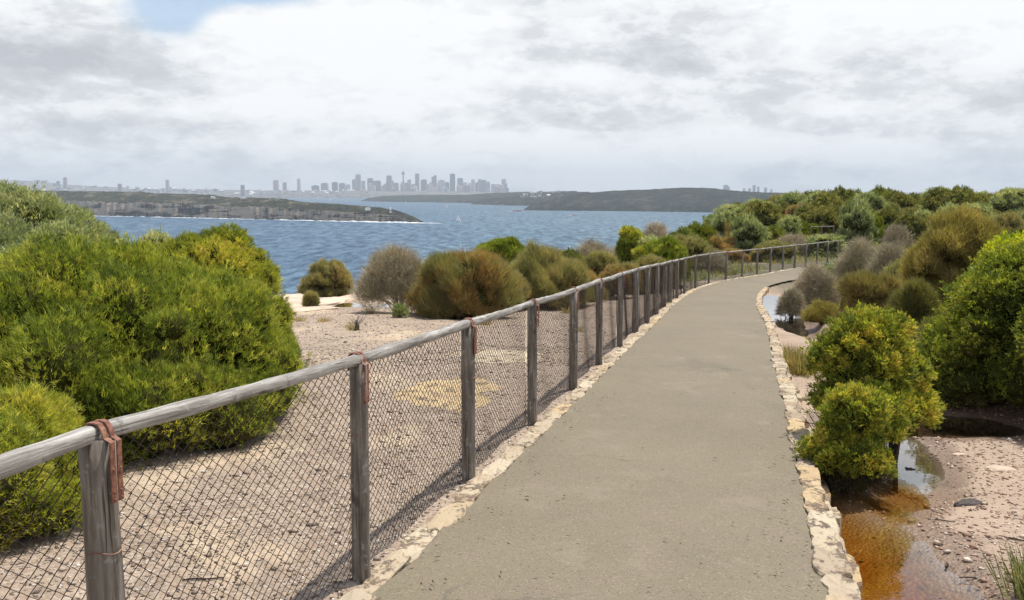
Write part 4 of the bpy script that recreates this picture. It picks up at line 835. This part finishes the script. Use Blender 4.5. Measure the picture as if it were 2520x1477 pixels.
cs('needle_bush', 'brown olive needle bush between grey twigs and the green shrub', 2055, 2255, 662, 14.6, 26, .36, 11000, .12, .0065, 7, [(.17, .15, .075), (.25, .215, .095), (.32, .265, .12), (.34, .25, .13)], 72, upb=1., depth=.3, cs_=.62, rough=1.8, core=.66)
cs('needle_bush', 'dark low bush under the golden olive bush', 2190, 2330, 690, 13.2, 24, .28, 5000, .10, .0065, 7, [(.13, .13, .055), (.19, .18, .07), (.25, .225, .09), (.28, .22, .10)], 73, upb=1.)
cs('dead_bush', 'pale grey leafless bush beside the far end of the path', 1962, 2068, 655, 21.5, 22, .34, 3800, .15, .005, 6, P_GREY, 74, mt=MTWIG, core=0, depth=.8, bark=MBARKG)
cs('dead_bush', 'tall grey leafless bush right of the last visible fence posts', 2060, 2170, 592, 23.5, 26, .34, 4600, .16, .0055, 6, P_GREY, 75, mt=MTWIG, core=0, depth=.8, bark=MBARKG)
cs('dead_bush', 'grey leafless bush leaning on the golden olive bush', 2140, 2240, 604, 20.5, 26, .34, 4200, .16, .0055, 6, P_GREY, 76, mt=MTWIG, core=0, depth=.8, bark=MBARKG)
cs('small_shrub', 'small grey shrub at the head of the long puddle', 1918, 1985, 712, 20.6, 12, .36, 1400, .09, .008, 6, P_GREY, 77, mt=MTWIG, core=0, depth=.7)
cs('small_shrub', 'small bright green shrub between the grey twiggy bush and the brown olive bush', 2075, 2125, 712, 17.2, 10, .36, 1100, .07, .012, 6, P_DKG, 78, shape='leaf')
# dead twigs under the round yellow-green bush
def skirt(o, rx, ry, h, n, seed):
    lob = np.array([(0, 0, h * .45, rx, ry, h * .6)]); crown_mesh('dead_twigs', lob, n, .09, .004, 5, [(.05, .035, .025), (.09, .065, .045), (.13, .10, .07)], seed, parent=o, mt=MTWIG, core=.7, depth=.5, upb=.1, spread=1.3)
for o_ in list(COL.objects):
    lb_ = o_.get('label') or ''
    if lb_.startswith('round yellow-green bush beside'): skirt(o_, .26, .22, .26, 900, 501)
    if lb_.startswith('spreading yellow-green'): skirt(o_, .26, .22, .40, 420, 502)
shrub('heath_mound', 'added dark shrub standing in for deep shade under the very large right-hand shrub', 4.55, 9.35, .75, .5, .55, 20, .16, 4500, .05, .009, 6, P_DKG, 80, shape='leaf', depth=.4)  # dark low bush added to stand in for the deep shade on the ground
shrub('heath_mound', 'dull olive shrub between the spreading yellow-green bush and the large right-hand shrub', 4.35, 10.6, .6, .5, .75, 20, .18, 4000, .07, .007, 6, P_OLIVE, 85, depth=.4, upb=1.2)
# reeds
def reeds(name, lb, x, y, n, h, spreadr, lean, pal, seed, w=.004):
    rg = np.random.default_rng(seed); z = tz(x, y); o = empty(name, (x, y, z), lb, 'grass clump', 'clumps of reed and spiky grass')
    b0 = rg.normal(size=(n, 3)) * spreadr * .5; b0[:, 2] = -.02; d = unit(np.stack([b0[:, 0] * lean / spreadr, b0[:, 1] * lean / spreadr, np.ones(n)], 1) + rg.normal(size=(n, 3)) * .16); L = h * rg.uniform(.5, 1.1, (n, 1))
    s = unit(np.cross(d, unit(rg.normal(size=(n, 3))))) * w; mid = b0 + d * L * .55; dr = np.array([[0, 0, -.12]]) * L; tip = b0 + d * L + dr * rg.random((n, 1))
    V = np.stack([b0 - s, b0 + s, mid + s * .8, tip, mid - s * .8], 1).reshape(-1, 3); pal = np.array(pal); c = pal[rg.integers(0, len(pal), n)] * rg.uniform(.7, 1.3, (n, 1)); C = np.repeat(c, 5, 0)
    mesh_np('blades', V, [np.arange(n * 5).reshape(-1, 5)], MLEAF, o, cols=C); return o
reeds('reed_clump', 'brown-green reed clump against the kerb beside the path', 4.0 - .62 + .30, 11.3, 420, .42, .16, .5, P_RUST[:3] + P_OLIVE, 81)
reeds('reed_clump', 'smaller green reed clump just behind the brown-green one', 3.9, 12.4, 320, .32, .13, .5, P_OLIVE, 82)
x, y = gz(2500, 1440, -.1); reeds('spiky_grass', 'spiky grey-green grass clump in the bottom right corner', x + .16, y, 620, .32, .13, .28, [(.10, .14, .05), (.16, .20, .08), (.22, .25, .12), (.30, .27, .15)], 83, .0026)
reeds('reed_clump', 'tiny bright green weed at the foot of the round yellow-green bush', 2.03, 5.95, 130, .13, .06, 1., [(.10, .20, .03), (.16, .28, .04)], 84, .005)
for i, (xc, yc, hh) in enumerate([(795, 792, .16), (868, 812, .22), (912, 770, .2), (1032, 842, .18), (1190, 800, .3), (738, 790, .15), (1420, 815, .2), (1395, 770, .25)]):
    Z = -.35
    for _ in range(8): x, y = gz(xc, yc, Z); Z = tz(x, y)
    reeds('dry_grass_tuft', ['small dry tuft on the sand below the tiny dark shrub', 'dry twiggy tuft beside the sand stump', 'dry tuft in front of the leafless grey bush', 'dry tuft on the gravel below the russet bush', 'dry tuft at the foot of the russet bush behind the rail', 'dry tuft near the right side of the largest bush',
           'dry tuft seen through the wire near the olive bush', 'dry tuft under the dark olive bush'][i], x, y, 90, hh, .08, .9, P_GREY + P_RUST, 90 + i, .004)
for i in range(14):
    rg_ = random.Random(700 + i); k_ = rg_.randrange(30, 150); sd_ = 1 if i % 3 else -1; q = cen[k_] + cn[k_] * sd_ * (PW / 2 + rg_.uniform(.10, .16))
    if 1.5 < q[1] < 26: reeds('weed_tuft', 'little weed tuft growing in the joints of the ' + ('landward kerb' if sd_ > 0 else 'slab row along the fence'), q[0], q[1], 34, rg_.uniform(.05, .11), .04, 1.2, P_DKG + P_OLIVE, 700 + i, .0028)
# --- heath on the hillside, copied from a dozen bushes
HP = []
def proto(nm, cat, desc, r, h, K, rlf, n, L, w, nb, pal, seed, **kw):
    o = empty(nm, (0, 0, 0), desc, cat); lobes = mound(np.random.default_rng(seed), r, r, h, K, r * rlf, flat=kw.pop('flat', 1.), cs_=.78); lift = kw.pop('lift', 0)
    if lift: lobes[:, 2] = lift + lobes[:, 2] * (1 - lift / h); lobes[0, 5] *= (1 - lift / h)
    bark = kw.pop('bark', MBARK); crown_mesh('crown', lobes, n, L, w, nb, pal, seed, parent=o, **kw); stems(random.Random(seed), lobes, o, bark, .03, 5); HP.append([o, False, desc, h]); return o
proto('heath_shrub', 'shrub', 'mid green', 1.0, 1.4, 30, .28, 3000, .11, .022, 6, [(.14, .17, .05), (.23, .26, .065), (.33, .35, .09), (.42, .39, .13)], 101, rough=1.9)
proto('heath_shrub', 'shrub', 'olive', 1.0, 1.2, 30, .28, 3000, .13, .018, 6, P_OLIVE, 102, rough=1.9, upb=1.)
proto('heath_shrub', 'shrub', 'dark green', 1.0, 1.5, 30, .26, 3000, .10, .026, 6, P_DKG, 103, rough=1.9, shape='leaf')
proto('heath_shrub', 'shrub', 'russet brown', .9, 1.1, 26, .28, 2600, .13, .016, 6, P_RUST, 104, rough=1.9, upb=1.)
proto('banksia_bush', 'shrub', 'grey-green', 1.1, 1.9, 24, .30, 2600, .13, .03, 6, P_GREYG, 105, rough=1.9, shape='leaf', depth=.45, core=.7, bark=MBARKG, upb=.8)
proto('dead_bush', 'shrub', 'leafless grey', .9, 1.2, 22, .32, 2200, .2, .014, 5, P_GREY, 106, rough=1.9, mt=MTWIG, core=0, depth=.8, bark=MBARKG)
proto('heath_shrub', 'shrub', 'yellow-green', 1.0, 1.1, 30, .26, 3000, .10, .02, 6, [(.17, .18, .05), (.28, .28, .065), (.41, .38, .09), (.48, .40, .13)], 107, rough=1.9, flat=.8)
proto('coastal_tree', 'tree', 'dark low-spreading', 1.5, 2.6, 34, .26, 4600, .12, .03, 6, [(.06, .085, .022), (.105, .135, .03), (.16, .19, .04), (.22, .23, .06)], 108, rough=1.9, shape='leaf', lift=1.0, flat=.75, depth=.4)
proto('heath_shrub', 'shrub', 'mossy green', 1.1, 1.2, 34, .26, 3200, .10, .022, 6, [(.09, .13, .02), (.16, .20, .025), (.24, .27, .035), (.3, .28, .05)], 109, rough=1.9, flat=.85)
KIND = {i: HP[i] for i in range(len(HP))}
def place(ki, x, y, s, lb, gr, rz, hs=1.):
    P = HP[ki]; src = P[0]
    if not P[1]: o = src; P[1] = True
    else:
        o = src.copy(); COL.objects.link(o)
        for ch in src.children: c = ch.copy(); COL.objects.link(c); c.parent = o
    o.location = (x, y, tz(x, y) - .05); q_ = .8 + .45 * ((rz * 7.3) % 1); o.scale = (s * q_, s / q_, s * hs); o.rotation_euler = (.10 * math.sin(rz * 5), .10 * math.cos(rz * 3), rz); tag(o, lb, None, gr); return o
rg = random.Random(77); placed = []; hill = []
def zone_of(x, y):
    u = x / max(y, 1) * F_ + 1260
    if y > 50: return ('on the far ridge' if u < 2100 else 'on the skyline')
    if u < 1880: return 'beyond the fence'
    if u < 2100: return 'near the fence end'
    return 'on the hillside'
pts = []
for _ in range(9000):
    y = 14 + 76 * rg.random() ** .85; x = rg.uniform(-2, y * .62 + 4); u = x / y * F_ + 1260
    if u < 1330 or u > 2680: continue
    d = float(pathdist([x], [y])[0]); e = y - float(np.interp(x, EX, EY))
    if e > -.3: continue
    if d < 0 and (abs(d) < 3.4 or (y < 27)): continue
    if d > 0 and (d < 2.6 + (1.2 if y < 24 else 0) or (y < 16 and d < 5)): continue
    pts.append((x, y, d))
for (x, y, d) in pts:
    if len(placed) >= 285: break
    gap = .95 if y < 45 else 1.15 if y < 60 else 1.55
    if any((x - a) ** 2 + (y - b) ** 2 < gap ** 2 for a, b in placed): continue
    # keep clear of the hand-built bushes
    if y < 27 and any((x - o_.location.x) ** 2 + (y - o_.location.y) ** 2 < 1.5 ** 2 for o_ in COL.objects if o_.type == 'EMPTY' and o_.get('category') == 'shrub' and o_.parent is None and 1 < o_.location.y < 40 and 'heath' not in o_.name[:6] and len(placed) < 0): continue
    q = float(fbm(x * .22, y * .16, 3, 12)) + rg.uniform(-.14, .14)
    ks = [2, 8, 5, 1, 8, 1, 4, 5, 3, 1, 4, 2, 0, 3]; ki = ks[int(np.clip((q - .22) / .5, 0, .999) * len(ks))]
    if y > 52 and rg.random() < .3: ki = rg.choice([7, 4, 2])
    if y < 52 and rg.random() < .15: ki = rg.choice([5, 5, 3])
    if ki == 7 and (d < 0 or y < 30): ki = 2
    s = rg.uniform(.7, 1.3) * (1 if y > 34 else .85) * (1.25 if y > 60 else 1.); hs = rg.uniform(.6, .98)
    u = x / y * F_ + 1260
    ycap = np.interp(u, [1330, 1500, 1620, 1700, 1800, 1900, 2000, 2100, 2600], [618, 575, 535, 518, 502, 482, 461, 460, 454])   # keep below the skyline of the photograph
    if 1950 < u < 2095 and y < 57: ycap = 575 if y > 44 else 600
    if 54.8 < y < 58 and 17.5 < x < 21: continue
    top = 1.8 + ray(u, ycap)[1] * y; zt = tz(x, y) + HP[ki][3] * s * hs
    if y > 47 and zt < top: hs *= min(1.7, (top - tz(x, y)) / (zt - tz(x, y))) * rg.uniform(.80, 1.); zt = tz(x, y) + HP[ki][3] * s * hs
    if zt > top:
        f = (top - tz(x, y)) / (HP[ki][3] * s * hs)
        if f < .3: continue
        hs *= max(f, .5); s *= max(.7, f) if f < .7 else 1
    hill.append((x, y, ki, s, hs)); placed.append((x, y))
fill = []
for _ in range(5000):
    if len(fill) >= 64: break
    y = 10.6 + 22 * rg.random() ** 1.1; x = rg.uniform(2, y * .64 + 1.2); d = float(pathdist([x], [y])[0])
    if d < (3.3 if y < 25 else 2.5) + (1.0 if y < 13 else 0) or any((x - a) ** 2 + (y - b) ** 2 < .74 ** 2 for a, b in fill): continue
    fill.append((x, y)); q = float(fbm(x * .3, y * .3, 3, 55)); hill.append((x, y, rg.choice([1, 3, 2, 1, 8, 5, 2, 1]), rg.uniform(.5, .74), rg.uniform(.62, .95)))
used = {}
for n_, (x, y, ki, s, hs) in enumerate(hill):
    z = zone_of(x, y); nm = HP[ki][2]; noun = 'tree' if ki == 7 else 'bush'; u = x / y
    size = 'small ' if s < .78 else 'wide ' if s > 1.12 else 'tall ' if hs > .9 else 'low ' if hs < .68 else ''
    cand = sorted(((abs(b / a2 - u) * 60 + abs(a2 - y), b / a2 - u, k2) for b, a2, k2, _, _ in hill if (b, a2) != (x, y) and k2 != ki))[:2]
    def ph(c): return ('left' if c[1] > 0 else 'right') + ' of a ' + HP[c[2]][2] + (' one' if (c[2] == 7) == (ki == 7) else ' bush' if ki == 7 else ' tree')
    lb = f'{size}{nm} {noun} {ph(cand[0])}, {z}'
    if lb in used: lb = f'{size}{nm} {noun} {ph(cand[0])} and {ph(cand[1])}, {z}'
    if len(lb.split()) > 16 or lb in used:
        lb = f"{size}{nm} {noun} {ph(cand[0])} and {ph(cand[1])}, {'far ridge' if y > 50 else 'seaward slope' if u < .28 else 'hillside'}"
    if len(lb.split()) > 16: lb = lb.replace('low-spreading ', 'low ', 1).replace(' low tree', ' tree').replace(' hillside', '').replace('small ', '').replace('wide ', '').replace('tall ', '')
    lb = ' '.join(lb.split()[:16]).strip(' ,'); used[lb] = 1
    place(ki, x, y, s, ' '.join(lb.split()), f"{nm} {'trees' if ki == 7 else 'bushes'} {z}", rg.uniform(0, 6.28), hs)
for P in HP:
    if not P[1]:
        for ch in list(P[0].children): bpy.data.objects.remove(ch)
        bpy.data.objects.remove(P[0])
# low heath covering the soil between bushes
rgn = np.random.default_rng(9); n = 60000; y = 10 + 88 * rgn.random(n) ** 1.25; x = -8 + rgn.random(n) * (y * .62 + 14)
d = pathdist(x, y); e = y - np.interp(x, EX, EY); ok = (e < .3) & (((d > 2.7) & (y > 20)) | ((d > 3.0) & (y > 10.5)) | ((d < -2.2) & (y > 26) & (x > 1.)) ) & (fbm(x * .5, y * .5, 3, 31) > .30)
x, y = x[ok][:34000], y[ok][:34000]; n = len(x); z = terrain(x, y); nb = 6; B = n * nb; p = np.repeat(np.stack([x, y, z], 1), nb, 0) + rgn.normal(size=(B, 3)) * np.array([.06, .06, 0]); dr = unit(rgn.normal(size=(B, 3)) * .6 + np.array([0, 0, 1.])); L = rgn.uniform(.12, .4, (B, 1)); s = unit(np.cross(dr, rgn.normal(size=(B, 3)))) * rgn.uniform(.008, .02, (B, 1))
pal = np.array(P_OLIVE + P_GREYG + P_GREY[:2] + P_RUST[:2]); c = np.repeat(pal[np.clip((fbm(x * .8, y * .8, 3, 2) * 1.3 * len(pal) - 1 + rgn.normal(size=n) * 1.5), 0, len(pal) - 1).astype(int)], nb, 0) * rgn.uniform(.7, 1.3, (B, 1))
tag(mesh_np('low_heath', np.stack([p - s, p + s, p + dr * L], 1).reshape(-1, 3), [np.arange(B * 3).reshape(-1, 3)], MLEAF, cols=np.repeat(c, 3, 0)), kind='stuff')

# ------------------------------------------------------------------ gravel, sticks and rocks
def pebbles(n, xr, yr, smin, smax, seed, name, cond, pal):
    rg = np.random.default_rng(seed); x = rg.uniform(*xr, n); y = yr[0] + (yr[1] - yr[0]) * rg.random(n) ** 1.6; ok = cond(x, y); x, y = x[ok], y[ok]; n = len(x); z = terrain(x, y)
    base = np.array([[1, 0, 0], [0, 1, 0], [-1, 0, 0], [0, -1, 0], [0, 0, .62], [0, 0, -.5]], float); s = rg.uniform(smin, smax, n) * (1 + 1.2 * (rg.random(n) > .96)); an = rg.uniform(0, 6.28, n); st = rg.uniform(.6, 1.5, n)
    V = np.repeat(base[None], n, 0) * rg.uniform(.6, 1.25, (n, 6, 1)); V[:, :, 0] *= st[:, None]; c, sn = np.cos(an)[:, None], np.sin(an)[:, None]; X = V[:, :, 0] * c - V[:, :, 1] * sn; Y = V[:, :, 0] * sn + V[:, :, 1] * c
    V = np.stack([X, Y, V[:, :, 2]], 2) * s[:, None, None] + np.stack([x, y, z + s * .15], 1)[:, None]; F0 = np.array([[0, 1, 4], [1, 2, 4], [2, 3, 4], [3, 0, 4], [1, 0, 5], [2, 1, 5], [3, 2, 5], [0, 3, 5]]); Fc = (F0[None] + np.arange(n)[:, None, None] * 6).reshape(-1, 3)
    pal = np.array(pal); C = np.repeat(pal[rg.integers(0, len(pal), n)] * rg.uniform(.75, 1.25, (n, 1)), 6, 0)
    return tag(mesh_np(name, V.reshape(-1, 3), [Fc], MPEB, cols=C), kind='stuff')
MPEB, t_, b_, tc_ = mat('pebble'); at_ = N(t_, 'ShaderNodeAttribute', attribute_name='Col'); t_.links.new(at_.outputs['Color'], b_.inputs['Base Color']); b_.inputs['Roughness'].default_value = .9
PB = [(.37, .29, .215), (.46, .38, .295), (.26, .195, .15), (.60, .53, .45), (.17, .13, .10), (.42, .325, .235)]
lm = lambda x, y: (pathdist(x, y) < -PW / 2 - .16) & (x > -y * .62 - .4)
pebbles(56000, (-6, 1.2), (1.8, 13), .004, .013, 1, 'gravel', lm, PB)
def rm(x, y):
    d = pathdist(x, y); ok = (d > PW / 2 + .35) & (x < y * .64 + .5)
    for (px_, py_, rx, ry, ti, lv, dp) in POOLS: ok &= ((x - px_) / rx) ** 2 + ((y - py_) / ry) ** 2 > 1.1
    return ok
pebbles(26000, (1.6, 7), (3., 11), .005, .015, 2, 'gravel', rm, [(.42, .28, .20), (.52, .38, .28), (.32, .19, .13), (.62, .50, .40), (.22, .13, .10)])
lf = lambda x, y: (pathdist(x, y) < -PW / 2 - .4) & (x > -y * .4 - 1) & (y < 26)
pebbles(15000, (-9, 5), (11, 21), .007, .018, 4, 'gravel', lf, PB + [(.12, .09, .07)])
lp = lambda x, y: (np.abs(pathdist(x, y)) > PW / 2 + .13) & (np.abs(pathdist(x, y)) < PW / 2 + .9)
pebbles(12000, (-2, 12), (2., 26), .003, .008, 3, 'gravel', lp, PB)
def litter(n, seed):
    rg = np.random.default_rng(seed); y = 2. + 22 * rg.random(n) ** 1.5; x = rg.uniform(-.62, .66, n) * y; d = pathdist(x, y); a = np.abs(d) - PW / 2
    pr = np.where(a > .1, .35 + .6 * (fbm(x * 1.1, y * 1.1, 3, 41) > .52), np.where(a > -.25, .28, .035)); ok = (rg.random(n) < pr) & ((a > .13) | (a < -.02)); x, y, a = x[ok], y[ok], a[ok]; n = len(x)
    z = np.where(a < 0, prof(y) + .027 + .012 * (1 - ((a + PW / 2) / .96) ** 2), terrain(x, y) + .008); an = rg.uniform(0, 6.28, n); L = rg.uniform(.006, .022, n); w = L * rg.uniform(.12, .4, n); c, s_ = np.cos(an), np.sin(an)
    P = [np.stack([x + q * L * c - e * w * s_, y + q * L * s_ + e * w * c, z + rg.uniform(0, .006, n)], 1) for q, e in ((-1, 0), (0, -1), (1, 0), (0, 1))]; V = np.stack(P, 1).reshape(-1, 3)
    pal = np.array([(.10, .065, .04), (.17, .11, .065), (.25, .18, .11), (.07, .05, .035)]); C = np.repeat(pal[rg.integers(0, 4, n)] * rg.uniform(.7, 1.3, (n, 1)), 4, 0)
    return tag(mesh_np('leaf_litter', V, [np.arange(n * 4).reshape(-1, 4)], MPEB, cols=C), kind='stuff')
litter(34000, 51)
gp = lambda x, y: (np.abs(pathdist(x, y)) < PW / 2 - .03) & (np.abs(pathdist(x, y)) > PW / 2 - .45)
def stick(x, y, L, ang, r, lb, cat='stick', name='stick', z=None, m=None):
    rg = random.Random(int(x * 1000)); b = MB(); k_ = 7; h0 = tz(x, y) if z is None else z
    b.tube([(-L / 2 + L * q / k_, .04 * L * math.sin(q * 1.1) + rg.uniform(-.01, .01) * L, r * .9 + .02 * L * math.sin(math.pi * q / k_)) for q in range(k_ + 1)], [r * (1 - .6 * abs(q / k_ - .4)) for q in range(k_ + 1)], 7)
    o = b.build(name, m or MSTICK, smooth=True); o.location = (x, y, h0); o.rotation_euler = (0, 0, ang); tag(o, lb, cat); return o
def onpx(x, y):
    Z = -.1
    for _ in range(12): X, Y = gz(x, y, Z); Z = tz(X, Y)
    return X, Y, Z
X, Y, Z = onpx(500, 1428); stick(X, Y, .19, .12, .0055, 'dark curved stick on the gravel behind the wire, bottom left')
X, Y, Z = onpx(2400, 1425); stick(X, Y, .16, -.1, .004, 'thin dark twig at the edge of the amber pool')
X, Y, Z = onpx(2330, 1395); stick(X, Y, .07, 1.0, .007, 'stubby dark twig standing in the amber pool', z=-.235)
X, Y, Z = onpx(2325, 1283); stick(X, Y, .12, -.3, .004, 'thin grey twig between pool and gravel')
X, Y, Z = onpx(2500, 1330); stick(X, Y, .14, -.5, .006, 'short dark stick on pink gravel at the right edge')
def rock(x, y, L, W_, H, lb, m, seed, cat='rock', name='rock', ang=0., z=None, nl=5):
    rg = random.Random(seed); n = 26; V = []; b = MB(); z = tz(x, y) if z is None else z
    lv = [(-.25, 1.1), (0, 1.02)] + [(H * (q + 1) / nl, 1 - .5 * ((q + 1) / nl) ** 3) for q in range(nl)]; ph = [rg.uniform(0, 6.28) for _ in range(5)]
    for (zz, sc) in lv:
        for k_ in range(n):
            a = 2 * math.pi * k_ / n; r = 1 + .16 * math.sin(2 * a + ph[0]) + .10 * math.sin(3 * a + ph[1]) + .07 * math.sin(7 * a + ph[2]) + rg.uniform(-.05, .05); V.append((math.cos(a) * L / 2 * r * sc, math.sin(a) * W_ / 2 * r * sc, zz + (rg.uniform(-.08, .08) * H if zz > 0 else 0)))
    V.append((0, 0, H * 1.0)); m_ = len(lv); b.add(V, [(l * n + k_, l * n + (k_ + 1) % n, (l + 1) * n + (k_ + 1) % n, (l + 1) * n + k_) for l in range(m_ - 1) for k_ in range(n)] + [((m_ - 1) * n + k_, (m_ - 1) * n + (k_ + 1) % n, len(V) - 1) for k_ in range(n)])
    o = b.build(name, m); o.location = (x, y, z); o.rotation_euler = (0, 0, ang); return tag(o, lb, cat)
MLEDGE = simple('ledge_rock', (.55, .43, .32), .9, .25, 1.2); MDROCK = simple('dark_rock', (.05, .035, .03), .7, .4, 20.)
rocks = [(-5.6, 21.0, 2.0, .9, .10, 'long thin rock shelf in front of the pale puddle'), (-3.6, 25.9, 2.4, .9, .14, 'narrow ledge of layered rock behind the pale puddle'), (-5.9, 23.2, 3.0, .8, .12, 'layered pale ledge left of the pale puddle'), (-4.6, 19.4, 1.5, .6, .06, 'thin worn slab of rock on the sand below the tiny dark shrub'),
         (-5.2, 27.2, 3.4, 1.8, .26, 'broad pale sandstone slab at the cliff edge under the olive mound bush'), (-4.0, 25.0, 2.8, 1.4, .16, 'flat pale rock shelf left of the leafless grey bush'), (-6.4, 24.6, 2.2, 1.2, .16, 'pale rock shelf beside the right edge of the largest bush'),
         (-5.0, 22.6, 2.4, 1.0, .12, 'thin rock shelf behind the tiny dark shrub'), (-3.4, 22.9, 1.3, .7, .10, 'small pale rock by the base of the leafless grey bush'), (-6.9, 27.0, 1.8, 1.2, .2, 'sandstone slab at the cliff edge nearest the largest bush'), (-3.3, 27.4, 1.6, 1.0, .16, 'sandstone slab at the cliff edge right of the olive mound')]
for i, (x, y, L, W_, H, lb) in enumerate(rocks): rock(x, y, L, W_, H, lb, MLEDGE, 300 + i, ang=.15 * i, name='flat_rock')
rock(-.62, 8.9, 1.1, 1.7, .035, 'low bare patch of orange sandstone seen through the wire', MS, 320, name='flat_rock', ang=-.3)
rock(-.10, 11.4, .8, 1.4, .03, 'pale bare rock further along behind the wire', MS, 321, name='flat_rock', ang=-.2)
X, Y, Z = onpx(2385, 1240); o = rock(X, Y, .20, .10, .025, 'piece of dark bark lying on the pink gravel', MDROCK, 330, 'bark', 'bark_piece', .1)
X, Y, Z = onpx(2318, 1157); o = rock(X - .25, Y, .16, .13, .05, 'dark stone at the edge of the narrow puddle', MDROCK, 331)
X, Y, Z = onpx(2360, 1120); rock(X, Y, .10, .08, .015, 'small pale stone on the pink gravel below the dark puddle', MLEDGE, 332)
X, Y, Z = onpx(2460, 1158); rock(X, Y, .22, .12, .03, 'pale flat stone near the right edge', MLEDGE, 333)
X, Y, Z = onpx(1990, 985); rock(X, Y, .30, .09, .05, 'small cream stone beside the kerb under bare stems', MS, 334)
X, Y, Z = onpx(877, 812)
o = empty('stump', (X, Y, Z), 'small dark stump with bare twigs on the sand', 'stump'); b = MB(); b.tube([(0, 0, -.05), (.02, 0, .08), (.0, .01, .17)], [.05, .035, .015], 7); b.build('trunk', MBARK, o)
b = MB(); rg = random.Random(8)
for q in range(9): a = rg.uniform(0, 6.28); b.tube([(0, 0, .08), (math.cos(a) * .1, math.sin(a) * .1, rg.uniform(.12, .25)), (math.cos(a) * .2, math.sin(a) * .2, rg.uniform(.15, .36))], [.008, .005, .002], 4)
b.build('twigs', MBARKG, o)
# bare crooked stems beside the yellow-green bushes
o = empty('bare_stems', (2.36, 6.85, tz(2.36, 6.85)), 'dark crooked bare stems left of the spreading yellow-green bush', 'dead shrub'); b = MB(); rg = random.Random(4)
for q in range(13):
    a = rg.uniform(-1.3, 1.2); L = rg.uniform(.3, .6); p0 = (rg.uniform(-.1, .1), rg.uniform(-.1, .1), -.05); p1 = (math.cos(a) * L * .3, math.sin(a) * L * .2, L * .5); p2 = (p1[0] + rg.uniform(-.08, .15), p1[1] + rg.uniform(-.1, .1), L)
    b.tube([p0, p1, p2], [.012, .008, .003], 5)
    for w in range(3): b.tube([p1, (p1[0] + rg.uniform(-.2, .2), p1[1] + rg.uniform(-.2, .2), p1[2] + rg.uniform(.0, .25))], [.005, .0015], 4)
b.build('twigs', MSTICK, o)

# ------------------------------------------------------------------ haze
def haze():
    m = bpy.data.materials.new('haze'); m.use_nodes = True; t = m.node_tree; t.nodes.clear(); o = N(t, 'ShaderNodeOutputMaterial'); v = N(t, 'ShaderNodeVolumePrincipled')
    v.inputs['Color'].default_value = (.80, .90, 1., 1); v.inputs['Density'].default_value = HAZE; v.inputs['Anisotropy'].default_value = .0; t.links.new(v.outputs[0], o.inputs['Volume'])
    b = MB(); b.box((0, 6050, 95), (32400, 13400, 340)); ob = b.build('haze', m); tag(ob, kind='stuff')
HAZE = 8.8e-5
haze()
